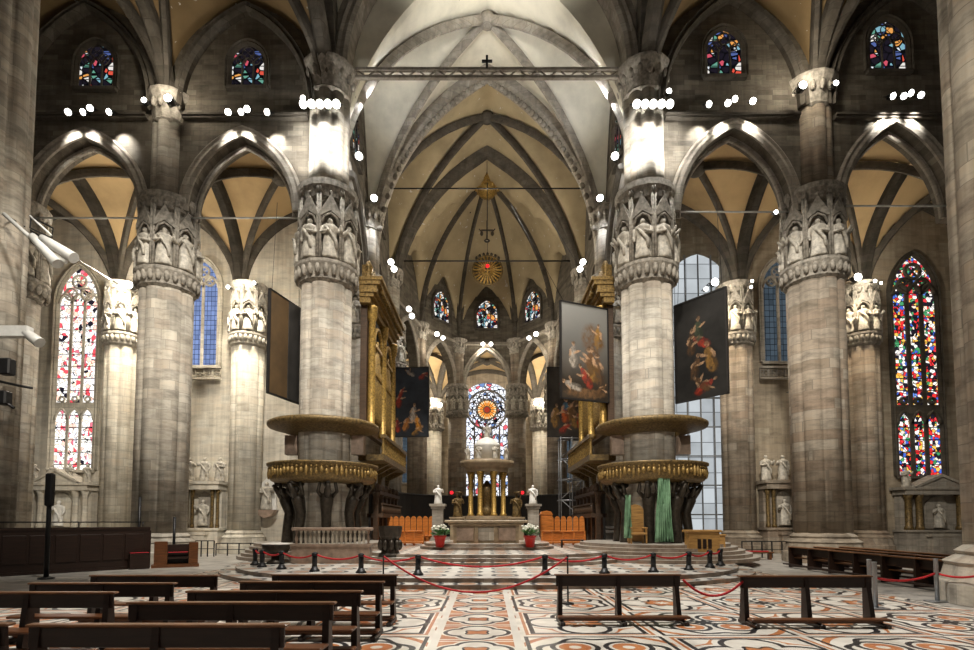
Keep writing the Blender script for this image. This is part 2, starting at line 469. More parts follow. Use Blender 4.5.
# ------------------------------------------------------------------ floor and platforms
f = MB().bb(-48, 48, -6, 76, -.4, 0); struct('floor', f, 'floor')
def superell(cx, cy, a, b, n, N=96):
    out = []
    for i in range(N):
        t = 2*PI*i/N; c, s_ = math.cos(t), math.sin(t)
        out.append((cx+a*math.copysign(abs(c)**(2/n), c), cy+b*math.copysign(abs(s_)**(2/n), s_)))
    return out
def step(name, outline, z0, z1, top='deck'):
    mb = MB(); lo = [(x, y, z0) for x, y in outline]; hi = [(x, y, z1) for x, y in outline]
    mb.loft([lo, hi], True, False)
    o = struct(name, mb, 'step')
    o.data.materials.append(MT[top])
    o.data.polygons[-1].material_index = 1
    return o
step('floor_platform', superell(0, 28.4, 12.4, 11.2, 2.7), .0, .15)
step('floor_platform', superell(0, 28.4, 11.8, 10.55, 2.7), .15, .30)
for k in range(3): step('floor_choir_step', superell(0, 34.5, 7.6-.3*k, 12-.36*k, 3.4), .30+.15*k, .45+.15*k)
for k in range(2): step('floor_altar_step', superell(0, 30.1, 3.75-.25*k, 3.3-.35*k, 3.2), .75+.15*k, .90+.15*k)
step('floor_choir', [(-8, 33), (8, 33), (8, 58), (-8, 58)], .3, .76)
for X in (-9.1, 9.15):
    q = (4.3, .2) if X < 0 else (5.3, .34)
    for k in range(5): step('floor_pulpit_step', superell(X, 28.9, q[0]-q[1]*k, q[0]-q[1]*k, 2.0), .30+.16*k, .46+.16*k, 'tread')

# ------------------------------------------------------------------ statues
def robed(arm=0, hood=False):
    """standing draped figure one unit tall, facing -y"""
    mb = MB()
    prof = [(.155, 0), (.16, .04), (.14, .2), (.135, .4), (.125, .52), (.13, .62), (.15, .72), (.145, .78), (.10, .815), (.05, .83), (.042, .86)]
    mod = lambda a: 1+.07*math.cos(7*a)+.04*math.cos(13*a+1)
    secs = []
    for r, z in prof:
        m = mod if z < .6 else (lambda a: 1)
        secs.append([(r*1.1*m(2*PI*j/20)*math.cos(2*PI*j/20), r*.78*m(2*PI*j/20)*math.sin(2*PI*j/20)-.02*math.sin(z*9), z) for j in range(20)])
    mb.loft(secs, True, True)
    mb.ball((0, -.005, .915), (.056, .065, .078)); mb.ball((0, -.068, .905), (.012, .018, .016), 6, 4)
    mb.ball((0, .012, .925), (.062, .064, .075))
    for sgn, k in ((-1, arm), (1, (arm+1) % 3)):
        sh = Vector((sgn*.15, 0, .755))
        if k == 0: el, ha = Vector((sgn*.185, -.03, .6)), Vector((sgn*.06, -.15, .62))
        elif k == 1: el, ha = Vector((sgn*.22, -.04, .62)), Vector((sgn*.2, -.15, .76))
        else: el, ha = Vector((sgn*.19, -.0, .58)), Vector((sgn*.17, -.06, .44))
        mb.tube([sh, (sh+el)/2, el, (el+ha)/2, ha], [.052, .05, .045, .036, .026], 8); mb.ball(ha, .03, 6, 4)
    mb.tube([(-.1, -.09, .74), (0, -.125, .58), (.1, -.115, .42), (.12, -.11, .2)], [.03, .035, .04, .03], 6)
    return mb
ST = [robed(k).mesh('statue', MT['statue']) for k in range(3)]
STW = [robed(k).mesh('statue', MT['white']) for k in range(3)]
def statue(parent, x, y, z, h, rz, k=0, meshes=None, name='statue'):
    o = bpy.data.objects.new(name, (meshes or ST)[k % 3]); COL.objects.link(o)
    o.location = (x, y, z); o.scale = (h*1.15, h*1.15, h); o.rotation_euler = (0, 0, rz); o.parent = parent
    return o

# ------------------------------------------------------------------ piers
def lobed(a): return .90+.13*abs(math.cos(4*a))**.6
def pier(label, x, y, r, z0, zc0, zc1, rup, zu1, mat='pier', capmat='capital', nst=8, group=None, smallcap=False, rcap=None):
    t = thing('clustered_pier', label, 'pillar', (x, y, 0), 0, group); t['kind'] = 'thing'
    if z0 != 1.1:
     b = MB().lathe([(r*1.45, z0), (r*1.45, z0+.55), (r*1.38, z0+.62), (r*1.3, z0+1.05), (r*1.34, z0+1.12), (r*1.12, z0+1.32), (r*1.16, z0+1.42), (r*1.0, z0+1.6)], n=32, mod=lambda a: .96+.05*abs(math.cos(4*a)), smooth=False)
     obj('base', b, mat, t)
    obj('shaft', MB().lathe([(r, z0+(1.6 if z0 != 1.1 else 0)), (r, zc0)], n=96, mod=lobed), mat, t)
    rc = rcap or r*1.12; H = zc1-zc0
    c = MB().lathe([(r*.95, zc0), (r*1.1, zc0+.03*H), (r*1.1, zc0+.06*H), (rc*1.12, zc0+.13*H), (rc*1.2, zc0+.17*H), (rc*1.2, zc0+.20*H), (rc*1.02, zc0+.22*H),
                    (rc*.86, zc0+.23*H), (rc*.86, zc0+.82*H), (rc*1.02, zc0+.84*H), (rc*1.06, zc0+.9*H), (rc*1.14, zc0+.94*H), (rc*1.14, zc0+H), (rc*.7, zc0+H+.02)], n=16, smooth=False, a0=PI/16)
    # leaf crockets round the lower bell
    for j in range(24):
        a = 2*PI*j/24; c.ball((rc*1.1*math.cos(a), rc*1.1*math.sin(a), zc0+.11*H), (.16, .16, .06*H), 6, 4)
    cap = obj('capital', c, capmat, t)
    for j in range(nst):
        a = 2*PI*(j+.5)/nst
        d = Vector((math.cos(a), math.sin(a), 0)); q = rc*.98
        if d.y > .55 and not smallcap: pass
        statue(cap, d.x*q, d.y*q, zc0+.22*H, H*.40, a+PI/2, j)
        g = MB()      # gabled canopy over each figure
        w = rc*2*math.tan(PI/nst)*.44
        for sx in (-1, 1):
            g.tube([(sx*w, 0, .22*H), (sx*w, 0, .86*H)], .085, 6); g.lathe([(.13, .86*H), (.06, .92*H), (.01, .99*H)], (sx*w, 0), 6)
        g.prism([(-w, .62*H), (0, .69*H), (w, .62*H), (w*1.05, .66*H), (0, .86*H), (-w*1.05, .66*H)], -.14, .06)
        g.ball((0, -.05, .87*H), (.1, .1, .16), 6, 4)
        g.tube([(-w*.85, -.02, .56*H), (-w*.6, -.06, .63*H), (0, -.08, .665*H), (w*.6, -.06, .63*H), (w*.85, -.02, .56*H)], .07, 6)
        e = obj('canopy', g, capmat, cap); e.location = (d.x*rc*1.0, d.y*rc*1.0, zc0); e.rotation_euler = (0, 0, a+PI/2)
    if rup:
        obj('upper_shaft', MB().lathe([(rup, zc1), (rup, zu1-1.7)], n=64, mod=lobed), mat, t)
        u = MB().lathe([(rup*.98, zu1-1.75), (rup*1.08, zu1-1.6), (rup*1.02, zu1-1.5), (rup*1.12, zu1-.8), (rup*1.36, zu1-.35), (rup*1.42, zu1-.15), (rup*1.42, zu1), (rup*.5, zu1+.02)], n=16, smooth=False)
        for j in range(16):
            a = 2*PI*j/16; u.ball((rup*1.2*math.cos(a), rup*1.2*math.sin(a), zu1-.7), (.16, .16, .35), 6, 4)
        obj('upper_capital', u, capmat, t)
    return t
zc0, zc1, zu = HZ(292, D1), HZ(196, D1), HZ(75, D1)
GP = None
pier('tall crossing pier above the pulpit that stands behind the stone balustrade', XL[0], D1, 1.38, 1.1, zc0, zc1, 1.12, zu, rcap=1.48)
pier('tall crossing pier above the pulpit with the green curtains', XR[0], D1, 1.38, 1.1, zc0, zc1, 1.12, zu, rcap=1.48)
pier('grey striped pier with statue capital behind the dark wooden pews and tall black pole', XL[1], D1, 1.32, 0, HZ(296, D1), HZ(206, D1), .98, HZ(104, D1), rcap=1.38)
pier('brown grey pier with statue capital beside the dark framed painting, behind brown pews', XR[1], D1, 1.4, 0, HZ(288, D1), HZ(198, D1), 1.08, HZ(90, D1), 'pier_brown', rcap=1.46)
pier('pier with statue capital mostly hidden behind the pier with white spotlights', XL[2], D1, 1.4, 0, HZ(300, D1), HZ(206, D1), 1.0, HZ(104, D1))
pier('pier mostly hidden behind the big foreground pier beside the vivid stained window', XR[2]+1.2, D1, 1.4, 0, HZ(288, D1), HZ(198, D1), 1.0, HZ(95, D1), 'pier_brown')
# wall piers
zw0, zw1 = HZ(352, D2), HZ(290, D2)
def wallpier(label, px, mat, cm):
    x = P(px, 400, D2-.7).x
    pier(label, x, D2-.5, 1.1, 0, zw0, zw1, None, None, mat, cm, 8, None, True, 1.12)
    return x
wallpier('pale engaged pier between the bright stained window and the blue leaded window', 120, 'pier_pale', 'statue')
wallpier('pale engaged pier beside the brown backed hanging painting', 246, 'pier_pale', 'statue')
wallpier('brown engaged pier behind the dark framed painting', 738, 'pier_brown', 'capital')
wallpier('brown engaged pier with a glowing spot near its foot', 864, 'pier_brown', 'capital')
# choir and apse piers
for X, lab in ((-8.9, 'choir pier rising behind the gilded organ with the dark painting'), (8.9, 'choir pier rising behind the organ with the pale topped painting')):
    pier(lab, X*1.025, D2+.6, 1.2, .3, 15.4, 20.5, 1.0, 25.5, rcap=1.15)
for X, lab in ((-8.9, 'farther choir pier beside the small dark painting'), (8.9, 'farther choir pier behind the metal scaffold')):
    pier(lab, X, 46.4, 1.2, .3, 15.4, 20.0, .9, 25.0)
AZ0, AZ1 = HZ(419, 59), HZ(386, 59)
AP = [(-8.9, 46.4), (-7.3, 54.0), (-3.4, 59.0), (3.4, 59.0), (7.3, 54.0), (8.9, 46.4)]
for (X, Y), lab in ((AP[2], 'apse pier left of the rose window'), (AP[3], 'apse pier right of the rose window'), (AP[1], 'second apse pier left of the rose window'), (AP[4], 'second apse pier right of the rose window')):
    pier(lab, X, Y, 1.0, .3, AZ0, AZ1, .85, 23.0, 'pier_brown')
# the two great piers nearest the camera
pier('huge grey pier at the left frame edge carrying white spotlights', -23.0, 23.2, 1.45, 0, 34, 37, None, None)
pier('huge grey pier with stepped plinth at the right frame edge', 14.75, 13.9, 1.5, 0, 34, 37, None, None)

# ------------------------------------------------------------------ walls with arches
def arch_wall(name, x0, x1, zb, ztop, ax0, ax1, zs, H, y0, y1, mat, parent=None, T=None):
    """wall from zb to ztop with a pointed opening; T maps local (x,y,z) to the world"""
    T = T or (lambda x, y, z: (x, y, z))
    pts = arch_pts(ax0, ax1, zs, H, 32)
    if zb < zs: prof = [(x0, zb), (ax0-.001, zb)]+pts+[(ax1+.001, zb), (x1, zb)]
    else: prof = [(x0, zs)]+pts+[(x1, zs)]
    mb = MB(); n = len(prof)
    vs = [T(x, y, z) for y in (y0, y1) for x, z in prof]+[T(x, y, ztop) for y in (y0, y1) for x, z in prof]
    fs = []
    for i in range(n-1):
        fs += [(i, i+1, 2*n+i+1, 2*n+i), (n+i+1, n+i, 3*n+i, 3*n+i+1), (i+1, i, n+i, n+i+1)]
    mb.add(vs, fs)
    return struct(name, mb, mat, parent)
def moulding(parent, ax0, ax1, zs, H, y, w, h, mat='arch', T=None, name='arch_moulding', e=.0):
    T = T or (lambda x, y, z: (x, y, z))
    pts = arch_pts(ax0-e, ax1+e, zs, H+e*1.3, 28)
    c = (ax0+ax1)/2; L = len(pts); secs = []
    for i, (x, z) in enumerate(pts):
        x2, z2 = pts[min(i+1, L-1)]; x1, z1 = pts[max(i-1, 0)]
        tx, tz = x2-x1, z2-z1; q = math.hypot(tx, tz); nx, nz = -tz/q, tx/q
        if i == L//2: nx, nz = 0, 1
        secs.append([T(x, y, z), T(x, y-w*.6, z+.0), T(x+nx*h*.3, y-w, z+nz*h*.3), T(x+nx*h*.6, y-w*.7, z+nz*h*.6), T(x+nx*h*.8, y-w, z+nz*h*.8), T(x+nx*h, y-w*.5, z+nz*h), T(x+nx*h, y, z+nz*h)])
    return obj(name, MB().loft(secs, True, False), mat, parent)

zsA = HZ(218, D1)
def lancet_poly(w, z0, z1, rise):
    return [(-w, z0), (w, z0)]+[(w*math.sin(PI/2*(1-2*i/16)), z1-rise+pt(math.sin(PI/2*(1-2*i/16)), w, rise)) for i in range(17)]
WN = [0]
def window(x, y, w, z0, z1, rise, gm, lights=3, T=None, rz=0, fm='arch', rosette=True, label=None, mull=.11, depth=.35, sill=True, transom=None):
    """pointed window: glass, stone mullions and tracery, moulded surround; faces -y before turning"""
    WN[0] += 1
    g = MB().prism(lancet_poly(w, z0, z1, rise), .02, .08)
    o = struct('window_%d' % WN[0], g, gm, None, label)
    o.location = (x, y, 0); o.rotation_euler = (0, 0, rz)
    fr = MB(); pts = [(-w, z0)]+[(w*math.sin(PI/2*(-1+2*i/24)), z1-rise+pt(math.sin(PI/2*(-1+2*i/24)), w, rise)) for i in range(25)]+[(w, z0)]
    L = len(pts); secs = []
    for i, (px, pz) in enumerate(pts):
        x2, z2 = pts[min(i+1, L-1)]; x1, z1_ = pts[max(i-1, 0)]; q = math.hypot(x2-x1, z2-z1_) or 1
        nx, nz = -(z2-z1_)/q, (x2-x1)/q
        h = depth
        secs.append([(px, .08, pz), (px-nx*.05, -.02, pz-nz*.05), (px+nx*h*.5, -.12, pz+nz*h*.5), (px+nx*h*.7, -.08, pz+nz*h*.7), (px+nx*h, -.16, pz+nz*h), (px+nx*h, .08, pz+nz*h)])
    fr.loft(secs, True, False)
    if sill: fr.bb(-w-.2, w+.2, -.2, .06, z0-.2, z0)
    obj('window_frame', fr, fm, o)
    tr = MB(); lw = 2*w/lights
    zt = z1-rise-.0 if rosette else z1
    for i in range(1, lights):
        xx = -w+lw*i; top = zt+.1 if rosette else z1-rise+pt(xx/w, w, rise)
        tr.bb(xx-mull/2, xx+mull/2, -.07, .02, z0, top)
    if rosette:
        for i in range(lights):
            c = -w+lw*(i+.5); ap = arch_pts(c-lw/2, c+lw/2, zt-.1, lw*.75, 10)
            tr.tube([(px, -.03, pz) for px, pz in ap], mull*.5, 5)
        r = w*.42
        for cx, cz, rr in ((0, z1-rise*.42, r*.85), (-w*.42, zt+rise*.22, r*.75), (w*.42, zt+rise*.22, r*.75)):
            tr.tube([(cx+rr*math.cos(2*PI*k/16), -.03, cz+rr*math.sin(2*PI*k/16)) for k in range(17)], mull*.45, 5)
            for k in range(4):
                a = PI/4+k*PI/2; tr.tube([(cx, -.03, cz), (cx+rr*math.cos(a), -.03, cz+rr*math.sin(a))], mull*.25, 4)
    if transom:
        for i in range(lights):
            c = -w+lw*(i+.5); ap = arch_pts(c-lw/2, c+lw/2, transom, lw*.9, 10)
            tr.tube([(px, -.03, pz) for px, pz in ap], mull*.5, 5)
            tp = transom+lw*1.35
            tr.prism([(c-lw/2, tp), (c-lw/2, transom)]+ap[1:6]+[(c, tp)], -.05, .015)
            tr.prism([(c, tp)]+ap[5:10]+[(c+lw/2, transom), (c+lw/2, tp)], -.05, .015)
            ring_ = [(c+lw*.2*math.cos(2*PI*k/12), -.03, tp+lw*.28+lw*.2*math.sin(2*PI*k/12)) for k in range(13)]
            tr.tube(ring_, mull*.4, 5)
    obj('tracery', tr, fm, o)
    return o

# transept arcade walls at the crossing row, four bays
def bay(side, xa, xb, px0, px1, apex, lunette, win, wm, mat):
    """xa<xb world edges; the arch opening between two pixel columns"""
    ax0, ax1 = P(px0, 205, D1).x, P(px1, 205, D1).x
    zap = HZ(apex, D1-.6)
    w = arch_wall('wall_%s_arcade' % side, xa, xb, zsA, 36, ax0, ax1, zsA, zap-zsA, D1-.6, D1+.6, mat)
    moulding(w, ax0, ax1, zsA, zap-zsA, D1-.6, .2, .62, 'arch')
    moulding(w, ax0, ax1, zsA, zap-zsA, D1+.1, .2, .3, 'arch', e=-.25)
    zc = HZ(116, D1-.8)
    obj('cornice', MB().bb(xa+1.0, xb-1.0, D1-.85, D1-.55, zc-.12, zc).bb(xa+1.0, xb-1.0, D1-.95, D1-.55, zc, zc+.12), 'rib', w)
    lx, lz, lw, lh = win
    c = P(lx, lz, D1-.62); hw = lw/2*D1/F; hh = lh/2*(D1+2)/F
    moulding(w, xa+1.0, xb-1.0, HZ(118, D1), HZ(lunette, D1)-HZ(118, D1), D1-.6, .5, .5, 'rib', name='lunette_moulding')
    window(c.x, D1-.72, hw, c.z-hh, c.z+hh, hh*.9, wm, 3, fm='rib', mull=.07, depth=.3)
    return w
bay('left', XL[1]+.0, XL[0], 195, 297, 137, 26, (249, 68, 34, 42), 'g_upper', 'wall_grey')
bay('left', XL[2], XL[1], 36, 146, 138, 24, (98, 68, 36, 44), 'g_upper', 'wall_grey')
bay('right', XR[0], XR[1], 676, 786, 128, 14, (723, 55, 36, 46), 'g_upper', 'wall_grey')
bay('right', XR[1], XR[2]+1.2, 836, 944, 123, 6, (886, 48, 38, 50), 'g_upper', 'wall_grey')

# transept aisle walls with the tall windows
zt = 27
struct('wall_left', MB().bb(-40, -12.6, D2, D2+1, 0, zt), 'wall_pale')
struct('wall_right', MB().bb(19.2, 40, D2, D2+1, 0, zt).bb(9.5, 19.2, D2+3.4, D2+4.4, 0, zt), 'wall_brown')
struct('wall_left_return', MB().bb(-13.2, -12.6, D2+1, 52, 0, zt), 'wall_pale')
struct('wall_right_return', MB().bb(18.6, 19.2, D2, D2+3.4, 0, zt), 'wall_brown')
c0, c1 = P(83, 268, D2-.05), P(71, 470, D2-.05)
window((c0.x+c1.x)/2, D2-.1, 1.4, c1.z, c0.z, 2.6, 'g_pale', 3, fm='pier_pale', mull=.18, transom=HZ(420, D2-.1))
c0, c1 = P(205, 262, D2-.05), P(205, 366, D2-.05)
w2 = window(c0.x, D2-.1, 1.08, c1.z, c0.z, 1.9, 'g_blue', 2, fm='pier_pale', mull=.2)
c0, c1 = P(905, 256, D2-.05), P(926, 476, D2-.05)
window((c0.x+c1.x)/2, D2-.1, 1.55, c1.z, c0.z, 2.9, 'g_vivid', 3, fm='rib', mull=.3, transom=HZ(424, D2-.1))
c0, c1 = P(776, 262, D2-.05), P(776, 362, D2-.05)
window(c0.x, D2-.1, 1.08, c1.z, c0.z, 1.9, 'g_slate', 2, fm='arch', mull=.2)
# tall pale window beyond the right pier
c0, c1 = P(704, 250, D2+3.3), P(704, 548, D2+3.3)
WN[0] += 1
pw = struct('window_%d' % WN[0], MB().prism(lancet_poly(2.6, .2, c0.z-.4, 3.2), .0, .08), 'g_skylit', None, 'tall pale leaded window behind the pulpit with green curtains', (c0.x-.6, D2+3.2, 0))
fr = MB()
for k in range(-2, 3): fr.bb(k*1.05-.05, k*1.05+.05, -.08, 0, .2, c0.z-.5)
for k in range(9): fr.bb(-2.6, 2.6, -.06, .0, .4+2.3*k, .5+2.3*k)
obj('window_frame', fr, 'steel', pw)
# pierced parapets below the leaded windows
for px, mt, lab in ((205, 'pier_pale', 'pierced white stone parapet below the blue leaded window'), (776, 'arch', 'pierced dark stone parapet below the slate leaded window')):
    c = P(px, 368, D2-.3); t = thing('window_parapet', lab, 'parapet', (c.x, D2-.35, c.z-.85))
    obj('rail', MB().bb(-1.2, 1.2, -.15, .12, .8, .95), mt, t); obj('plinth', MB().bb(-1.2, 1.2, -.15, .12, 0, .12), mt, t)
    for k in range(4):
        x = -.9+.6*k; m = MB()
        for q in range(4):
            a = PI/4+q*PI/2; cx, cz = x+.14*math.cos(a), .46+.14*math.sin(a)
            m.tube([(cx+.15*math.cos(2*PI*j/10), 0, cz+.15*math.sin(2*PI*j/10)) for j in range(11)], .035, 5)
        m.bb(x-.33, x-.27, -.06, .06, .12, .8)
        obj('quatrefoil', m, mt, t)

# ------------------------------------------------------------------ vaults
def vault(name, q, zs, zr, web, ribs=(1, 1, 1, 1), rw=.42, rh=.4, n=22, ribmat='rib', diag=True, tw=.9, th=.45):
    """four sided groin vault over corners q[0]..q[3] (counter-clockwise), ridge height zr; ribs on the sides flagged"""
    H = zr-zs
    q = [Vector((*c, 0)) for c in q]
    a = ((q[1]-q[0]).length+(q[2]-q[3]).length)/4; b = ((q[3]-q[0]).length+(q[2]-q[1]).length)/4
    def pos(u, v):
        s, t = (u+1)/2, (v+1)/2
        p = q[0]*(1-s)*(1-t)+q[1]*s*(1-t)+q[2]*s*t+q[3]*(1-s)*t
        return Vector((p.x, p.y, zs+max(pt(u, a, H), pt(v, b, H))))
    ts = [math.sin(PI/2*(-1+2*i/n)) for i in range(n+1)]
    vs = [pos(u, v)+Vector((0, 0, .05)) for v in ts for u in ts]; fs = [(j*(n+1)+i, (j+1)*(n+1)+i, (j+1)*(n+1)+i+1, j*(n+1)+i+1) for j in range(n) for i in range(n)]
    top = [Vector((p.x, p.y, p.z+.35)) for p in vs]; N = len(vs)
    fs2 = [tuple(N+k for k in reversed(f)) for f in fs]
    mb = MB(); mb.add(vs+top, fs+fs2, True)
    o = struct(name, mb, web)
    m = 24; tt = [math.sin(PI/2*(-1+2*i/m)) for i in range(m+1)]
    if diag:
        for sg in (1, -1):
            path = [pos(u, sg*u) for u in tt]
            side = Vector((-(path[-1]-path[0]).y, (path[-1]-path[0]).x, 0)).normalized()
            obj('vault_rib', MB().sweep(path, side, sig(path, side), rw, rh), ribmat, o)
        c = pos(0, 0); bs = MB().lathe([(.1, c.z-.75), (.45, c.z-.6), (.6, c.z-.4), (.6, c.z-.1)], (c.x, c.y), 12)
        obj('boss', bs, ribmat, o)
    for k, (fl, fn) in enumerate(zip(ribs, (lambda t: pos(t, -1), lambda t: pos(1, t), lambda t: pos(t, 1), lambda t: pos(-1, t)))):
        if not fl: continue
        path = [fn(t) for t in tt]; side = Vector((-(path[-1]-path[0]).y, (path[-1]-path[0]).x, 0)).normalized()
        obj('transverse_rib', MB().sweep(path, side, sig(path, side), tw*fl, th), ribmat, o)
    return o
def sig(path, side):
    t = (Vector(path[len(path)//2+1])-Vector(path[len(path)//2-1])).normalized()
    return 1 if side.cross(t).z < 0 else -1
R4 = lambda x0, x1, y0, y1: [(x0, y0), (x1, y0), (x1, y1), (x0, y1)]
zsv, zrv = zw1-.3, HZ(126, D1)+.1
for x0, x1 in ((XL[1], XL[0]), (XL[2], XL[1]), (XL[3], XL[2])): vault('ceiling_left_aisle', R4(x0, x1, D1, D2), zsv, zrv, 'web', (0, 1, 1, 1))
zrr = HZ(116, D1)+.1
for x0, x1 in ((XR[0], XR[1]), (XR[1], XR[2]), (XR[2], XR[3])): vault('ceiling_right_aisle', R4(x0, x1, D1, D2), zsv, zrr, 'web', (0, 1, 1, 1))
# lower inner arches on the aisle wall
# transept nave vaults
for xs, nm, zz in (((XL[1], XL[0]), 'left', 26), ((XL[2], XL[1]), 'left', 24), ((XR[0], XR[1]), 'right', 14), ((XR[1], XR[2]+1.2), 'right', 6)):
    zs_ = HZ(104, D1)
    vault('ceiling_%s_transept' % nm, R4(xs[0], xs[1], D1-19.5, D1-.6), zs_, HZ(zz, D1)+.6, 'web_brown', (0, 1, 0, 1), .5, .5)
# choir vaults
ZR = HZ(80, D2+.6)+.7; ZS = ZR-15.0
vault('ceiling_choir', R4(-8.9, 8.9, D1+.6, D2+.6), ZS, ZR, 'web_pale', (0, 0, 1, 0), .5, .45, ribmat='arch', tw=1.5, th=.7)
vault('ceiling_choir', R4(-8.9, 8.9, D2+.6, 46.6), ZS, ZR, 'web_choir', (0, 0, 1, 0), .5, .45, tw=1.3, th=.7)
arch_wall('wall_choir_arch', -9.15, 9.15, ZS, 46, -8.7, 8.7, ZS, ZR-.2-ZS, D1+.35, D1+.8, 'web_pale')
# carved foliage band on the great choir arch
ar = MB(); a = 8.1
for i in range(57):
    u = -0.98+1.96*i/56; ar.ball((u*a, D2+.0, ZS+pt(u, a, ZR-1.3-ZS)), (.24, .2, .24), 6, 4)
obj('carved_arch_band', ar, 'arch', bpy.data.objects['ceiling_choir'])
# crossing arches and pendentives
for sx in (1,):
    w = struct('wall_crossing_arch', MB().prism(arch_pts(-7.95, 7.95, zu-.3, 10.0, 40)+list(reversed(arch_pts(-9.1, 9.1, zu-.3, 11.2, 40))), D1-.6, D1+.6), 'arch')
    moulding(w, -7.95, 7.95, zu-.3, 10.0, D1-.6, .25, .8, 'arch')
for sx, nm in ((-1, 'left'), (1, 'right')):
    X = 9.1*sx; yc, a = D1-9.8, 9.8
    T = lambda x, y, z: (X+y, yc+x, z)
    mb = MB().prism(arch_pts(-a+1.0, a-1.0, zu-.3, 9.6, 30)+list(reversed(arch_pts(-a, a, zu-.3, 10.8, 30))), -.55, .55, PI/2, (X, yc, 0))
    struct('wall_%s_crossing_arch' % nm, mb, 'rib')
    vs, n = [], 16
    for i in range(n+1):
        u = 1-i/n*.97
        A = Vector((X*u, D1-.55, zu-.3+pt(u, 9.1, 11.2))); Bv = Vector((X*.985, yc+a*u, zu-.3+pt(u, a, 11.2)))
        for j in range(9):
            s = j/8; p = A*(1-s)+Bv*s
            bul = math.sin(PI*s)*(1-u)*1.5
            vs.append(p+Vector((sx*bul*.5, bul*.5, 0)))
    fs = [(i*9+j, i*9+j+1, (i+1)*9+j+1, (i+1)*9+j) for i in range(n) for j in range(8)]
    struct('ceiling_%s_pendentive' % nm, MB().add(vs, fs, True), 'web_pale')
# choir upper walls
def side_wall(sx, nm, ya, yb):
    X = 9.2*sx
    T = lambda x, y, z: (X+y*sx, x, z)
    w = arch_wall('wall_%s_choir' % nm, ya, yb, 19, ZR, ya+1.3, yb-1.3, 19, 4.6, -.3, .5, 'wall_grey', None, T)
    return w
for sx, nm in ((-1, 'left'), (1, 'right')):
    side_wall(sx, nm, D1+.6, D2+.6); side_wall(sx, nm, D2+.6, 46.4)
    c = (D2+.6+46.4)/2
    window(8.85*sx, c, .95, 26.5, 30.5, 1.8, 'g_upper', 3, rz=-sx*PI/2, fm='rib', mull=.08)
    window(8.85*sx, (D1+D2+1.2)/2, .95, 26.5, 30.5, 1.8, 'g_upper', 3, rz=-sx*PI/2, fm='rib', mull=.08)

# apse: walls, vault and windows
BO = Vector((0, 50.6, ZR)); ZA = 21.8
zap = HZ(350, 59)
for i in range(5):
    A, B_ = Vector((*AP[i], 0)), Vector((*AP[i+1], 0)); d = (B_-A); L = d.length; d.normalize(); nrm = Vector((-d.y, d.x, 0))
    T = lambda x, y, z, A=A, d=d, nrm=nrm: tuple(A+d*x+nrm*y+Vector((0, 0, z)))
    w = arch_wall('wall_apse', 0, L, AZ1, ZA+10, .95, L-.95, AZ1, zap-AZ1, -.3, .6, 'wall_grey', None, T)
    moulding(w, .95, L-.95, AZ1, zap-AZ1, -.3, .2, .5, 'arch', T)
    obj('cornice', MB().bar(T(.3, -.45, HZ(345, 59)), T(L-.3, -.45, HZ(345, 59)), .35, .3), 'arch', w)
    mid = A+d*(L/2)-nrm*.42; rz = math.atan2(d.y, d.x)
    if i in (0, 4):
        continue
    moulding(w, .6, L-.6, 25, 4.8, -.3, .45, .45, 'rib', T, 'lunette_moulding')
    hw = 1.22
    window(mid.x, mid.y, hw, HZ(329, 59)-.1, HZ(302, 59), 1.6, 'g_apse', 3, rz=rz, fm='rib', mull=.1, depth=.3)
for i in range(6):
    A, B_ = Vector((*AP[i], 0)), Vector((*AP[(i+1) % 6], 0)); a = (B_-A).length/2
    n = 16; vs = []
    for k in range(n+1):
        r = math.sin(PI/2*k/n) if k else .001
        for j in range(n+1):
            s = (1+math.sin(PI/2*(-1+2*j/n)))/2
            e = A*(1-s)+B_*s; p = Vector((BO.x, BO.y, 0))*(1-r)+e*r
            z = ZA+max(pt(r, 9, ZR-ZA), (pt(2*s-1, a, 8.2)*min(1, r*1.02) if r > .35 else 0) if i < 5 else (ZS-ZA+pt(2*s-1, 8.9, ZR-ZS) if r > .0 else 0))
            vs.append((p.x, p.y, z))
    fs = [(k*(n+1)+j, k*(n+1)+j+1, (k+1)*(n+1)+j+1, (k+1)*(n+1)+j) for k in range(n) for j in range(n)]
    o = struct('ceiling_apse', MB().add(vs, fs, True), 'web_choir')
    path = []
    for k in range(21):
        r = math.sin(PI/2*k/20); p = Vector((BO.x, BO.y, 0))*(1-r)+A*r; path.append(Vector((p.x, p.y, ZA+pt(r, 9, ZR-ZA))))
    sd = Vector((-(A.y-BO.y), A.x-BO.x, 0)).normalized()
    t0 = (path[2]-path[0]).normalized()
    obj('vault_rib', MB().sweep(path, sd, 1 if sd.cross(t0).z < 0 else -1, .45, .45), 'rib', o)
    if i == 5:
        continue
    if i == 4:
        path = [Vector((BO.x*(1-math.sin(PI/2*k/20))+B_.x*math.sin(PI/2*k/20), BO.y*(1-math.sin(PI/2*k/20))+B_.y*math.sin(PI/2*k/20), ZA+pt(math.sin(PI/2*k/20), 9, ZR-ZA))) for k in range(21)]
        sd = Vector((-(B_.y-BO.y), B_.x-BO.x, 0)).normalized(); t0 = (path[2]-path[0]).normalized()
        obj('vault_rib', MB().sweep(path, sd, 1 if sd.cross(t0).z < 0 else -1, .45, .45), 'rib', o)
c = BO; b = MB().lathe([(.1, ZR-2.0), (.7, ZR-1.8), (1.0, ZR-1.3), (1.1, ZR-.7), (1.1, ZR)], (0, BO.y), 16)
for k in range(12): b.ball((1.05*math.cos(2*PI*k/12), BO.y+1.05*math.sin(2*PI*k/12), ZR-1.1), .26, 6, 4)
obj('boss', b, 'gold', bpy.data.objects['ceiling_apse'], 'gilded boss')
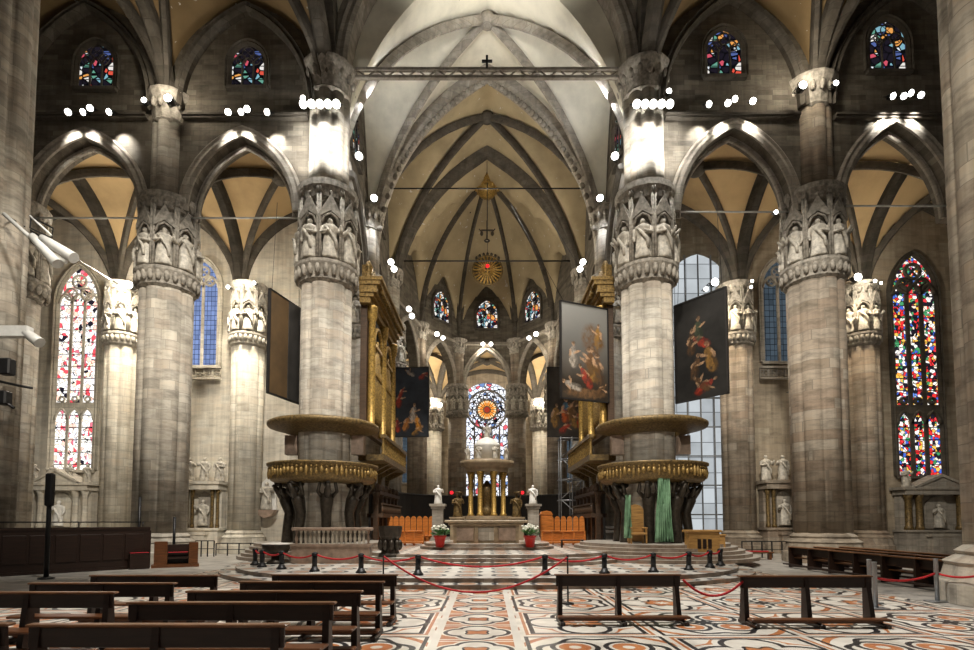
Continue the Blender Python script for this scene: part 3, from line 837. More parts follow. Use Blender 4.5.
# ambulatory
OUT = [(-17, 50), (-13.5, 61), (-6.5, 68), (6.5, 68), (13.5, 61), (17, 50)]
for i in range(1, 4):
    q = [AP[i], AP[i+1], OUT[i+1], OUT[i]]
    vault('ceiling_ambulatory', q, AZ1-.5, zap+.3, 'web', (0, 1, 1, 1), .45, .4, 16)
for i in range(5):
    A, B_ = Vector((*OUT[i], 0)), Vector((*OUT[i+1], 0))
    mb = MB(); mb.loft([[A, B_, B_+Vector((0, .6, 0)), A+Vector((0, .6, 0))], [p+Vector((0, 0, 24)) for p in (A, B_, B_+Vector((0, .6, 0)), A+Vector((0, .6, 0)))]], True, False)
    struct('wall_ambulatory', mb, 'wall_brown')
for px, lab in ((432, 'pale ambulatory pier under a bright lamp, left of the rose window'), (542, 'pale ambulatory pier under a bright lamp, right of the rose window')):
    p = P(px, 420, 66.5); pier(lab, p.x, 66.6, 1.2, .3, HZ(432, 66.5), HZ(400, 66.5), None, None, 'pier_pale')
# great apse window
WN[0] += 1
zr0 = HZ(410, 67.7)
gw = struct('window_%d' % WN[0], MB().prism(lancet_poly(2.75, -14.5, 3.55, 1.7), 0, .1), 'g_rose', None, 'rose window with orange heart above white lancets in the apse', (0, 67.6, zr0))
tr = MB()
def ring(m, cx, cz, r, w, N=24): m.tube([(cx+r*math.cos(2*PI*k/N), -.05, cz+r*math.sin(2*PI*k/N)) for k in range(N+1)], w, 5)
ring(tr, 0, 0, 2.6, .13); ring(tr, 0, 0, 1.3, .1); ring(tr, 0, 0, .45, .07)
for k in range(12):
    a = 2*PI*k/12; tr.tube([(.45*math.cos(a), -.05, .45*math.sin(a)), (1.3*math.cos(a), -.05, 1.3*math.sin(a))], .05, 4)
    ring(tr, 1.92*math.cos(a+.26), 1.92*math.sin(a+.26), .52, .07, 12)
for x in (-1.65, -.55, .55, 1.65): tr.bb(x-.1, x+.1, -.1, 0, -14.5, -2.2)
for k in range(5):
    c = -2.2+1.1*k; tr.tube([(px, -.05, pz) for px, pz in arch_pts(c-.55, c+.55, -4.2, 1.0, 10)], .08, 4)
for z in (-6, -8, -10): tr.bb(-2.75, 2.75, -.06, 0, z-.06, z+.06)
obj('tracery', tr, 'rib', gw)
fr = MB(); fr.bb(-3.2, -2.7, -.2, .1, -14.5, .8); fr.bb(2.7, 3.2, -.2, .1, -14.5, .8); obj('window_frame', fr, 'arch', gw)
for sx in (-1, 1):
    window(10.2*sx, 64.2, 1.3, 7, 19, 2.4, 'g_slate', 3, rz=-sx*.66, fm='arch')

STB = [robed(k).mesh('statue', MT['gold_dull']) for k in range(3)]
# ================================================================== furnishings
# ---- pulpits round the crossing piers
def pulpit(X, label_p, label_c, top):
    mod = lambda a: 1
    t = thing('round_pulpit', label_p, 'pulpit', (X, D1, 1.1))
    zt, zb = HZ(460, D1-2.8)-1.1, HZ(481, D1-2.4)-1.1
    R = 2.85
    b = MB().lathe([(1.75, zb-.05), (R-.35, zb), (R-.12, zb+.12), (R-.05, zb+.2), (R, zt-.16), (R+.12, zt-.1), (R+.12, zt), (R-.1, zt+.02), (R-.1, zb+.3), (1.75, zb+.25)], n=48, ring=True)
    obj('parapet', b, 'gold_dull', t)
    fz = MB(); rn_ = random.Random(int(X*3))
    for k in range(72):
        a = 2*PI*k/72; x, y = (R-.0)*math.cos(a), (R-.0)*math.sin(a); zc = (zt+zb)/2; q = rn_.random()
        fz.ball((x, y, zc-.08+.14*q), (.07+.05*q, .07+.05*q, .14+.16*rn_.random()), 6, 5); fz.ball((x, y, zc+.22+.08*q), (.06, .06, .07), 6, 4)
    obj('relief_frieze', fz, 'gold_mid', t)
    for k in range(8):
        a = 2*PI*k/8+PI/8; c, s_ = math.cos(a), math.sin(a)
        f = MB(); at = lambda r, z, d=0: (r*c-d*s_, r*s_+d*c, z)
        H = zb
        f.tube([at(1.85, 0), at(1.85, H*.25), at(1.75, H*.5), at(1.95, H*.72), at(2.05, H*.8)], [.30, .24, .26, .34, .25], 10)
        f.ball(at(2.1, H*.87), (.17, .17, .2), 8, 6)
        for d in (-.25, .25): f.tube([at(1.95, H*.76, d), at(2.2, H*.84, d*1.9), at(2.25, H*.99, d*1.5)], [.13, .1, .08], 7)
        f.tube([at(1.7, H*.98), at(2.35, H*.99), at(R-.3, H*.985)], [.2, .16, .1], 7)
        f.tube([at(2.0, H*.7), at(2.35, H*.86), at(R-.25, H*.97)], [.2, .17, .1], 7)
        obj('atlas_figure', f, 'bronze', t)
    # sounding board above
    t2 = thing('pulpit_canopy', label_c, 'canopy', (X, D1, 0))
    z1 = HZ(414, D1-2.9); z0 = HZ(428, D1-2.2)
    obj('board', MB().lathe([(1.55, z0-.05), (1.9, z0), (2.5, z0+.2), (R+.1, z1-.28), (R+.15, z1-.2), (R+.15, z1-.08), (R+.0, z1), (2.6, z1+.03), (1.6, z1+.12), (1.55, z1+.0)], n=48, ring=True), 'gold_dull', t2)
    for sx in (-1, 1):
        m = MB(); m.bb(min(sx*1.52, sx*2.2), max(sx*1.52, sx*2.2), -.05, .45, z0-1.1, z0-.02)
        obj('bracket', m, 'redmarble', t2)
pulpit(XL[0], 'round bronze pulpit with gilt frieze behind the stone balustrade', 'round gilt sounding board next to the gilded organ front', 0)
pulpit(XR[0]+.12, 'round bronze pulpit with gilt frieze above the green curtains', 'round gilt sounding board above the pulpit with green curtains', 0)

# ---- organ fronts
def organ(sx, label):
    X = 7.15*sx; y0, y1 = 30.9, 38.6
    t = thing('organ_case', label, 'organ', (X, (y0+y1)/2, 0)); L = (y1-y0)/2
    zc = HZ(283, 29.3); zg = HZ(430, 28.8)          # cornice, gallery
    b0, b1 = (0, .5) if sx > 0 else (-.5, 0)
    obj('case', MB().bb(b0+(.12 if sx > 0 else 0), b1-(.12 if sx < 0 else 0), -L, L, zg+.3, zc), 'wood_carved', t)
    c = MB(); f0 = -.75*sx
    for k, (o, z, h) in enumerate(((.15, 0, .35), (.35, .35, .25), (.55, .6, .45), (.75, 1.05, .25), (.9, 1.3, .2))):
        xa, xb = sorted((-o*sx, b1 if sx > 0 else b0)); c.bb(xa, xb, -L-.3-o*.3, L+.2, zc-.6+z, zc-.6+z+h)
    d = c
    for k in range(22): d.bb(-.7*sx-.1, -.7*sx+.1, -L+.2+k*.345, -L+.36+k*.345, zc+.2, zc+.42)
    obj('cornice', c, 'gold_mid', t)
    cr = MB()           # broken pediment with crowning scrolls
    for yy in (-L+.2, L-.6):
        cr.bar((.2*sx, yy-.3, zc+.9), (.2*sx, yy+1.0, zc+1.9), .6, .3)
        cr.lathe([(.3, zc+.9), (.35, zc+1.1), (.18, zc+1.4), (.3, zc+1.75), (.1, zc+2.2)], (.1*sx, yy), 10)
    cr.bb(min(.1*sx, .45*sx), max(.1*sx, .45*sx), -L, -L+1.6, zc+.9, zc+1.9)
    cr.tube([(.2*sx, -L+1.5, zc+1.0), (.2*sx, -1, zc+1.7), (.2*sx, 1, zc+1.7), (.2*sx, L-1, zc+1.0)], .22, 8)
    obj('crest', cr, 'gold_mid', t)
    for k, yy in enumerate((-L+.35, 0, L-.35)):
        m = MB().lathe([(.3, zg+.45), (.3, zg+.7), (.22, zg+.8), (.24, zg+2.5), (.21, zc-1.5), (.3, zc-1.3), (.34, zc-.7), (.36, zc-.6)], (-.12*sx, yy), 14)
        obj('column', m, 'gold', t)
    for yc in (-1.75, 1.75):
        pn = MB().bb(min(.02*sx, .2*sx), max(.02*sx, .2*sx), yc-1.1, yc+1.1, zg+.8, zc-.8); obj('panel', pn, 'blackwood', t)
        pp = MB()
        for k in range(9):
            y = yc-1.0+.25*k; h = zc-2.2-abs(k-4)*.45
            pp.lathe([(.02, zg+1.0), (.1, zg+1.5), (.1, h), (.08, h+.02)], (-.08*sx, y), 8)
        obj('pipes', pp, 'gold_mid', t)
        fr = MB(); fr.tube([(-.12*sx, y, z) for y, z in arch_pts(yc-1.1, yc+1.1, zc-2.6, 1.2, 12)], .12, 6)
        for z in (zg+4.0, zg+5.8): fr.bb(-.15*sx-.08, -.15*sx+.08, yc-1.1, yc+1.1, z, z+.2)
        obj('carved_arch', fr, 'gold', t)
    # gallery with balusters
    g = thing('organ_gallery', 'gilded balustraded singers gallery under the organ '+('beside the stone balustrade' if sx < 0 else 'above the throne'), 'gallery', (X, (y0+y1)/2, zg-1.5))
    xa = -1.0*sx
    obj('deck', MB().bb(min(xa-.1*sx, .45*sx), max(xa-.1*sx, .45*sx), -L-.4, L+.3, 0, .35), 'gold_dull', g)
    obj('rail', MB().bb(xa-.14, xa+.14, -L-.4, L+.3, 1.35, 1.55), 'gold_dull', g)
    for k in range(18):
        y = -L-.25+k*(2*L+.4)/17
        obj('baluster', MB().lathe([(.1, .35), (.1, .45), (.06, .55), (.13, .75), (.06, 1.1), (.1, 1.25), (.1, 1.35)], (xa, y), 8), 'gold_mid', g)
    for y in (-L+1.7, -L/3+.6, L/3, L):
        m = MB().prism([(xa, 0), (.4*sx, 0), (.4*sx, -1.8), (.3*sx, -1.5), (.1*sx, -.6)], y-.18, y+.18); obj('bracket', m, 'gold_dull', g)
    # dark carved stalls below
    s = thing('carved_choir_screen', 'dark carved wooden screen under the '+('organ beside the round pulpit with balustrade' if sx < 0 else 'organ next to the green curtains'), 'screen', (X, (y0+y1)/2, .7))
    h = zg-1.5-.7-1.9
    obj('back_panel', MB().bb(min(.05*sx, .2*sx), max(.05*sx, .2*sx), -L+1.4, L+1, 0, h), 'blackwood', s)
    for k in range(6):
        y = -L+1.5+k*1.35
        m = MB().bb(-.25*sx-.15, -.25*sx+.15, y-.15, y+.15, 0, h).lathe([(.2, h-.6), (.1, h-.4), (.25, h), (.25, h+.15)], (-.25*sx, y), 8); m.ball((-.3*sx, y, h+.4), (.18, .18, .3), 7, 5)
        obj('post', m, 'wood_carved', s)
    obj('canopy', MB().bb(min(-.7*sx, .3*sx), max(-.7*sx, .3*sx), -L+1.4, L+1, h*.55, h*.55+.25).bb(min(-.5*sx, .3*sx), max(-.5*sx, .3*sx), -L+1.4, L+1, h, h+.2), 'wood_carved', s)
    bl = MB()
    for k in range(20): bl.lathe([(.05, h*.55+.25), (.08, h*.55+.5), (.04, h*.55+.8)], (-.62*sx, -L+1.5+k*.35), 6)
    bl.bb(-.62*sx-.07, -.62*sx+.07, -L+1.4, L+1, h*.55+.8, h*.55+.9)
    obj('balustrade', bl, 'wood_carved', s)
organ(-1, 'gilded organ case with columns beside the pulpit with stone balustrade')
organ(1, 'gilded organ case with columns behind the pale topped hanging painting')

# ---- hanging paintings (plain generic figure scenes)
SK = (.62, .38, .22)
def hang(label, p0, p1, z0, z1, mat, back='canvasback', dx=0):
    """canvas hung on wires between the points p0 and p1 (x, y), bottom z0 and top z1, painted side along +normal"""
    a, b = Vector((*p0, 0)), Vector((*p1, 0)); w = (b-a).length/2; mid = (a+b)/2; rz = math.atan2((b-a).y, (b-a).x); h = z1-z0
    t = thing('hanging_painting', label, 'painting', (mid.x, mid.y, z0), rz)
    obj('canvas', MB().bb(-w+.06, w-.06, -.05, 0, .06, h-.06), mat, t)
    obj('frame', MB().bb(-w, -w+.08, -.08, .08, 0, h).bb(w-.08, w, -.08, .08, 0, h).bb(-w, w, -.08, .08, 0, .08).bb(-w, w, -.08, .08, h-.08, h), 'blackwood', t)
    obj('backing', MB().bb(-w+.08, w-.08, .0, .06, .08, h-.08), back, t)
    wr = MB()
    for s_ in (-1, 1): wr.tube([(s_*w*.85, 0, h), (s_*w*.7+dx, .05, h+5.0)], .013, 5)
    obj('wire', wr, 'black', t)
    return t
def fig(cx, cz, h, lean, robe, skin=SK, arm=1, under=None):
    """one draped figure as soft patches: robe, torso, head, arms"""
    ct, sn = math.cos(lean), math.sin(lean); at = lambda x, z: (cx+(x*ct+z*sn)*h, cz+(z*ct-x*sn)*h)
    dk = tuple(k*.45 for k in robe)
    return [(*at(.03, .22), .17*h, .27*h, -lean, dk), (*at(-.03, .26), .11*h, .28*h, -lean+.15, robe), (*at(0, .58), .12*h, .17*h, -lean, under or robe),
            (*at(.17*arm, .56), .17*h, .045*h, -lean+.5*arm, skin), (*at(-.12*arm, .5), .05*h, .15*h, -lean-.3*arm, skin),
            (*at(0, .82), .065*h, .085*h, -lean, skin), (*at(.01, .86), .07*h, .06*h, -lean, (.06, .035, .02))]
OC, RD, BL_, BR, WH, GN = (.36, .19, .05), (.46, .055, .03), (.06, .13, .2), (.16, .085, .04), (.55, .48, .40), (.08, .1, .06)
m1 = painting('figure group under a pale sky', (.045, .034, .024), [(.55, 3.7, .8, 1.0, .1, (.16, .09, .045)), (0, .45, 1.4, .3, .03, (.22, .12, .055))]+
    fig(.85, 3.2, 1.7, .1, OC, arm=-1)+fig(-.85, 1.9, 1.7, .05, WH, arm=1)+fig(1.0, 1.0, 2.2, -.1, BR, arm=-1)+fig(.55, 1.2, 2.3, -.15, OC, arm=-1, under=BR)+fig(.1, 1.5, 2.0, .25, BR, arm=-1)+fig(.35, .8, 1.7, -.5, RD, arm=-1)+fig(-.35, .6, 1.5, -1.2, WH, arm=1)+fig(.75, .4, 1.2, .8, BR), 3, (.35, .35, .33))
z0, z1 = HZ(400, 30.0), HZ(303, 30.0)
hang('hanging painting of a figure group under a pale grey upper half', (P(560, 350, 29.6).x, 29.6), (P(608, 350, 30.9).x, 30.9), z0, z1, m1, dx=-3.6)
dm = lambda L, k: [(*e[:5], tuple(c*k for c in e[5])) for e in L]
m2 = painting('dim seated figures', (.018, .017, .016), dm(fig(-.6, 2.6, 1.7, .1, BR)+fig(.5, 2.9, 1.5, -.9, RD, arm=-1)+fig(.75, 1.4, 2.0, -.2, OC, arm=-1)+fig(-.5, 1.2, 1.6, .3, BR)+fig(-.3, .4, 1.6, 1.1, RD)+fig(.5, .4, 1.5, -.8, BR)+fig(-.1, 3.3, 1.6, 0, GN), .55), 11)
a, b = P(675, 350, 30.2), P(728, 350, 27.6)
hang('dark hanging painting with faint red and ochre figures, by the brown pier', (a.x, a.y), (b.x, b.y), HZ(404, 30.2), HZ(306, 30.2), m2)
m3 = painting('red figures and a bright foreground', (.030, .035, .044), fig(.7, 4.7, 1.2, 1.0, RD)+dm(fig(.3, 4.9, 1.0, -.9, WH), .6)+fig(-1.0, 2.4, 1.5, .2, RD)+fig(-.9, 3.2, 1.1, .5, RD)+fig(.2, 1.2, 1.7, .1, WH)+fig(.75, .5, 1.5, -.2, (.8, .33, .04), arm=-1)+fig(-.5, .5, 1.5, .4, (.5, .2, .05))+fig(.2, .2, 1.3, .9, OC)+fig(-1.0, .4, 1.3, 0, RD), 21)
hang('hanging painting in slate tones with red figures, beside the gilded organ with balustrade', (P(391, 400, 41).x, 41.2), (P(429, 400, 41).x, 41.0), HZ(437, 41), HZ(367, 41), m3)
m4 = painting('standing figures in blue and orange', (.05, .042, .034), fig(-.1, 1.2, 2.2, .05, (.62, .13, .03), under=(.08, .2, .3))+fig(.75, .8, 2.3, -.25, OC, arm=-1)+fig(.4, 1.6, 2.0, .3, BR)+fig(-.95, .8, 2.1, .1, OC)+fig(1.2, .6, 1.9, -.1, RD, arm=-1)+fig(-.5, .4, 1.4, .9, RD)+dm(fig(-.5, 4.2, 1.2, .8, RD)+fig(.5, 4.5, 1.0, -.6, OC), .6), 33)
hang('hanging painting of standing figures in blue and orange above the scaffold', (P(547, 400, 41).x, 41.0), (P(585, 400, 41).x, 41.2), HZ(437, 41), HZ(367, 41), m4)
a, b = P(268, 350, 27.4), P(300.5, 350, 30.2)
m5 = plain('dark canvas and back shadow', (.03, .028, .026), .6, 0, .4, 1)  # used for the canvas and for the shadow laid on its back
t = hang('hanging painting seen from its brown bare back beside the pier', (b.x, b.y), (a.x, a.y), HZ(393, 27.4), HZ(288, 27.4), m5, 'canvasback')
L_ = math.hypot(b.x-a.x, b.y-a.y)
for c_ in kids(t):
    pass
obj('shadow_strip', MB().bb(-L_/2+.06, -L_/2+L_*.44, .05, .1, .06, HZ(288, 27.4)-HZ(393, 27.4)-.06), m5, t, 'dark strip standing for the shadow on the back')  # shadow on the pier side of the back, put in as a dark strip

# ---- altar group
za = 1.05
t = thing('high_altar', 'broad stone altar table on the round steps between two flower pots', 'altar', (-.05, 28.7, za))
obj('top', MB().bev((0, 0, 1.17), (4.5, 1.5, .16), .04).bev((0, 0, 1.04), (4.1, 1.3, .12), .03), 'altarstone', t)
obj('front', MB().bb(-1.75, 1.75, -.5, .5, 0, 1.0), 'altarstone', t)
for x in (-1.15, 0, 1.15): obj('panel', MB().bev((x*1.02, -.52, .5), (1.0 if x else .85, .06, .72), .02), 'redmarble' if x else 'pier', t)
for x in (-1.68, -.52, .52, 1.68): obj('pilaster', MB().bb(x-.09, x+.09, -.58, -.48, 0, 1.0), 'altarstone', t)
def flowerpot(x, lab):
    t = thing('flower_pot', lab, 'plant', (x, 26.95, .90))
    obj('pot', MB().lathe([(.2, 0), (.3, .5), (.34, .52), (.34, .6), (.28, .6), (.26, .5)], n=20), 'redpot', t)
    lf = MB(); rnd = random.Random(int(x*10))
    for k in range(70):
        a = rnd.random()*2*PI; r = .45*math.sqrt(rnd.random()); z = .62+.42*rnd.random()*(1-r)
        c = Vector((r*math.cos(a), r*math.sin(a), z)); d = Vector((math.cos(a), math.sin(a), .5)); s_ = Vector((-math.sin(a), math.cos(a), 0))*.07
        lf.add([c-d*.12, c+s_, c+d*.14, c-s_, c+Vector((0, 0, .03))], [(0, 1, 4), (1, 2, 4), (2, 3, 4), (3, 0, 4), (0, 3, 2, 1)])
    obj('leaves', lf, 'green', t)
    fl = MB()
    for k in range(34):
        a = rnd.random()*2*PI; r = .42*math.sqrt(rnd.random()); fl.ball((r*math.cos(a), r*math.sin(a), .8+.32*(1-r)*rnd.random()+.1), (.07, .07, .05), 6, 4)
    obj('flowers', fl, 'flower', t)
flowerpot(P(440, 540, 26.95).x, 'red pot of cream flowers standing next to the dark bronze ambo side')
flowerpot(P(530, 540, 26.95).x, 'red pot of cream flowers on the altar step side toward the scaffold')
# white statues on plinths
def plinth_statue(px, Y, lab, k):
    p = P(px, 510, Y); z1, z0, zt_ = HZ(504, Y), .76, HZ(485, Y)
    pl = thing('statue_plinth', 'dark stone plinth under the white statue '+lab.split(', ')[1], 'plinth', (p.x, Y, z0))
    h = z1-z0
    obj('base', MB().bb(-.5, .5, -.5, .5, 0, .3).bb(-.42, .42, -.42, .42, .3, .45), 'arch', pl)
    obj('block', MB().bb(-.34, .34, -.34, .34, .45, h-.3), 'arch', pl)
    obj('cap', MB().bb(-.42, .42, -.42, .42, h-.3, h-.15).bb(-.5, .5, -.5, .5, h-.15, h), 'arch', pl)
    o = obj('white_statue', STW[k], 'white'); o.location = (p.x, Y, z1); o.scale = (1.45, 1.45, zt_-z1)
    o.data = STW[k]; tag(o, lab, 'statue')
plinth_statue(438, 33.0, 'white marble robed statue on a plinth, over the flower pot near the ambo', 0)
plinth_statue(533, 33.0, 'white marble robed statue on a plinth, over the flower pot near the scaffold', 1)
# bronze angels with red lamps
for px, lab, k in ((457.5, 'bronze angel candlestick with red lamp beside the white statue near the ambo', 0), (516.5, 'bronze angel candlestick with red lamp beside the white statue near the scaffold', 1)):
    p = P(px, 505, 34.0); z0 = HZ(517, 34.0); z1 = HZ(493, 34)
    t = thing('angel_candlestick', lab, 'candlestick', (p.x, 34.0, .76))
    h0 = z0-.76; h1 = z1-.76
    obj('pedestal', MB().bb(-.45, .45, -.4, .4, 0, h0-.1).bb(-.52, .52, -.46, .46, h0-.1, h0), 'altarstone', t)
    statue(t, 0, 0, h0, (h1-h0)*.95, 0, k, STB, 'angel')
    obj('torch', MB().tube([(.22, -.1, h0+.5), (.25, -.1, h1)], .04, 6).lathe([(.05, h1-.05), (.3, h1+.02), (.3, h1+.07), (.05, h1+.1)], (.1, -.05), 10), 'gold_dull', t)
    sx = -1 if k == 0 else 1
    obj('red_lamp', MB().ball((sx*.38, -.1, h1+.02), .12, 8, 6), 'lampred', t)
# ciborium behind the altar
Yc = 38.0; z = lambda py: HZ(py, Yc)-.76
t = thing('ciborium', 'round domed tabernacle temple on gilt columns behind the altar', 'tabernacle', (P(487, 500, Yc).x, Yc, .76))
zb = z(516)
obj('base', MB().lathe([(2.0, 0), (2.0, .6), (1.8, .7), (1.8, zb-.35), (1.95, zb-.25), (1.95, zb)], n=24, smooth=False), 'altarstone', t)
for k in range(8):
    a = 2*PI*(k+.5)/8; x, y = 1.28*math.cos(a), 1.28*math.sin(a)
    c = MB().lathe([(.24, zb), (.24, zb+.12), (.17, zb+.2), (.165, z(480)), (.2, z(478)), (.27, z(474)), (.27, z(473))], (x, y), 12)
    obj('column', c, 'gold', t)
obj('entablature', MB().lathe([(1.0, z(473)), (1.55, z(473)), (1.55, z(470)), (1.6, z(468)), (1.95, z(466)), (2.0, z(462)), (1.6, z(461)), (1.0, z(461))], n=32), 'altarstone', t)
obj('drum', MB().lathe([(.95, z(461)), (.95, z(447)), (1.0, z(446)), (.9, z(444)), (.6, z(440)), (.1, z(437))], n=20), 'white', t)
obj('tabernacle_core', MB().lathe([(.5, zb), (.45, zb+.5), (.3, zb+.8), (.4, zb+1.2), (.55, zb+1.8), (.35, zb+2.2), (.08, zb+2.6)], n=12), 'gold_dull', t)
statue(t, 0, 0, z(440), z(424)-z(440), 0, 1)
for k in range(8):
    a = 2*PI*(k+.5)/8; statue(t, 1.5*math.cos(a), 1.5*math.sin(a), z(461), z(447)-z(461), a+PI/2, k)
# dark curved choir enclosure
m = MB(); secs = []
for k in range(33):
    a = PI*k/32; x, y = 8.0*math.cos(a), 41.5+10*math.sin(a); c = (.955*x, 41.5+.955*10*math.sin(a))
    secs.append([(x, y, .76), (c[0], c[1], .76), (c[0], c[1], 4.5), (x, y, 4.5)])
m.loft(secs, True, False)
t = thing('choir_enclosure', 'black curved wooden enclosure round the back of the choir', 'screen', (0, 0, 0))
obj('panel', m, 'blackwood', t)
m = MB().tube([(7.8*math.cos(PI*k/32), 41.5+9.75*math.sin(PI*k/32), 4.58) for k in range(33)], .16, 6)
obj('crest', m, 'blackwood', t)

# ---- orange choir chairs with arched backs
def make_stall():
    t = thing('choir_chair', '', 'chair', (0, 0, 0))
    bp = [(-.21, .1), (.21, .1), (.21, 1.45)]+[(.21*math.cos(PI*k/10), 1.42+.2*math.sin(PI*k/10)) for k in range(11)]+[(-.21, 1.45)]
    obj('backrest', MB().prism(bp, .2, .26), 'wood_orange', t)
    obj('seat', MB().bev((0, -.02, .46), (.42, .42, .06), .015), 'wood_orange', t)
    for sx in (-1, 1):
        for yy in (-.19, .2): obj('leg', MB().bev((sx*.18, yy, .22), (.05, .05, .44), .008), 'wood_orange', t)
    return t
ch0 = make_stall(); first = True
zs_ = .76
for side, pxs in (('ambo', [389.5+5.9*i for i in range(8)]), ('scaffold', [551.5+6.2*i for i in range(6)])):
    for i, px in enumerate(pxs):
        p = P(px, 525, 34.6+(.0))
        order = ['first', 'second', 'third', 'fourth', 'fifth', 'sixth', 'seventh', 'eighth', 'ninth']
        lab = ('orange wooden choir chair, %s from the %s' % (order[i], 'dark screen near the ambo' if side == 'ambo' else 'white statue toward the scaffold'))
        g = 'orange choir chairs behind the altar'
        q = dup(ch0, (p.x, 34.6, zs_), 0, lab, g, (.84, 1, 1.12))
for c_ in kids(ch0): bpy.data.objects.remove(c_)
bpy.data.objects.remove(ch0)
def desk(x0, x1, Y, lab, n):
    t = thing('kneeling_desk', lab, 'desk', ((x0+x1)/2, Y, .76)); w = (x1-x0)/2
    obj('top', MB().bev((0, 0, .86), (2*w, .45, .06), .015), 'wood_orange', t)
    obj('front', MB().bb(-w, w, -.12, -.08, .1, .82), 'wood_orange', t)
    for k in range(n+1):
        x = -w+.05+(2*w-.1)*k/n; obj('leg', MB().bb(x-.05, x+.05, -.2, .2, 0, .83), 'wood_orange', t)
    obj('kneeler', MB().bev((0, -.38, .2), (2*w, .3, .06), .015), 'wood_orange', t)
desk(P(386, 530, 32.4).x, P(424, 530, 32.4).x, 32.4, 'long orange wooden kneeling desk behind the bronze ambo', 4)
desk(P(541, 530, 32.4).x, P(585, 530, 32.4).x, 32.4, 'long orange wooden kneeling desk toward the dark screen with green curtains', 4)
t = thing('prayer_cabinet', 'taller orange wooden cabinet with rounded top beside the row of choir chairs', 'cabinet', (P(546, 520, 34.0).x, 34.0, .76))
obj('body', MB().bb(-.38, .38, -.3, .3, 0, 1.9), 'wood_orange', t)
obj('lid', MB().prism([(-.42, 1.9), (.42, 1.9), (.3, 2.1), (0, 2.16), (-.3, 2.1)], -.33, .33), 'wood_orange', t)
t = thing('low_dark_bench', 'small dark open bench right behind the red rope beside the choir chairs', 'bench', (P(572, 540, 29.6).x, 29.6, .75))
obj('seat', MB().bev((0, 0, .42), (1.3, .35, .06), .01), 'wood_dark', t)
for sx in (-.58, .58):
    for yy in (-.13, .13): obj('leg', MB().bb(sx-.03, sx+.03, yy-.03, yy+.03, 0, .4), 'wood_dark', t)

# ---- bronze ambo, balustrade, basin
p = P(390, 552, 24.2)
t = thing('bronze_ambo', 'dark bronze bowl shaped ambo standing beside the stone balustrade', 'ambo', (p.x, 24.2, .6))
obj('stem', MB().lathe([(.55, 0), (.55, .1), (.42, .2), (.36, .5), (.38, .75)], n=10, smooth=False), 'bronze', t)
obj('bowl', MB().lathe([(.36, .72), (.5, .95), (.56, 1.3), (.54, 1.42), (.48, 1.42), (.4, 1.1), (.1, .95)], n=10, smooth=False), 'bronze', t)
rl = MB()
for k in range(10):
    a = 2*PI*k/10; rl.ball((.45*math.cos(a), .45*math.sin(a), .55), (.13, .13, .25), 7, 5)
obj('relief', rl, 'bronze', t)
x0, x1, Yb = P(294, 540, 24.3).x, P(371, 540, 24.3).x, 24.3
t = thing('stone_balustrade', 'reddish stone balustrade in front of the pulpit beside the bronze ambo', 'balustrade', ((x0+x1)/2, Yb, .3)); w = (x1-x0)/2
zz = lambda py: HZ(py, Yb)-.3
obj('base', MB().bb(-w, w, -.3, .3, 0, zz(545)-.05).bb(-w-.06, w+.06, -.36, .36, zz(545)-.05, zz(545)+.05), 'redmarble', t)
obj('rail', MB().bev((0, 0, zz(529)), (2*w+.15, .4, .14), .03), 'redmarble', t)
for k in range(17):
    x = -w+.12+k*(2*w-.24)/16; a, b = zz(545), zz(530)
    obj('baluster', MB().lathe([(.08, a), (.08, a+.06), (.045, a+.12), (.085, a+.28), (.04, a+.5), (.07, b-.06), (.08, b)], (x, 0), 8), 'pier_pale' if 0 < k < 16 else 'redmarble', t)
p = P(278, 545, 24.2)
t = thing('stone_basin', 'dark polished basin with pale lid on the platform beside the stone balustrade', 'basin', (p.x, 24.0, .3))
obj('pedestal', MB().lathe([(.4, 0), (.4, .1), (.22, .18), (.22, .48)], n=16), 'bronze', t)
obj('tub', MB().lathe([(.25, .42), (.5, .5), (.62, .68), (.64, .84), (.6, .88)], n=24, sx=1.0, sy=.8), 'bronze', t)
obj('lid', MB().lathe([(.6, .86), (.66, .89), (.62, .93), (.2, .96)], n=24, sx=1, sy=.8), 'white', t)

# ---- throne, curtains, lectern by the other pulpit
p = P(639, 530, 26.3); z_ = .3+.16*3
t = thing('bishop_throne', 'honey wood throne with tall back between the green curtains', 'throne', (p.x, 26.6, 1.1))
obj('backrest', MB().prism([(-.42, .1), (.42, .1), (.42, 1.75), (.25, 1.95), (0, 2.02), (-.25, 1.95), (-.42, 1.75)], .3, .4), 'wood_honey', t)
obj('seat', MB().bev((0, 0, .5), (.8, .7, .12), .03), 'wood_honey', t)
for sx in (-1, 1):
    obj('armrest', MB().bev((sx*.38, -.02, .8), (.12, .62, .07), .02).bb(sx*.38-.04, sx*.38+.04, -.3, -.22, 0, .8), 'wood_honey', t)
    obj('leg', MB().bb(sx*.36-.05, sx*.36+.05, .2, .3, 0, .46), 'wood_honey', t)
def curtain(px0, px1, py0, py1, Y, lab, taper=1.0):
    a, b = P(px0, 500, Y).x, P(px1, 500, Y).x; z1 = HZ(py0, Y); z0 = max(HZ(py1, Y), 1.12); m = MB(); secs = []
    for k in range(13):
        s_ = k/12; z = z1+(z0-z1)*s_; w = (b-a)*(.62+.38*s_*taper)
        secs.append([((a+b)/2+w*(j/40-.5)+.03*math.sin(z*2+j), Y+.15*math.sin(j*1.15+.4*math.sin(z))*(.5+.5*s_), z) for j in range(41)]+[((a+b)/2+w*(j/40-.5)+.03*math.sin(z*2+j), Y+.04+.15*math.sin(j*1.15+.4*math.sin(z))*(.5+.5*s_), z) for j in reversed(range(41))])
    m.loft(secs, True, True)
    tag(obj('green_curtain', m, 'curtain'), lab, 'curtain')
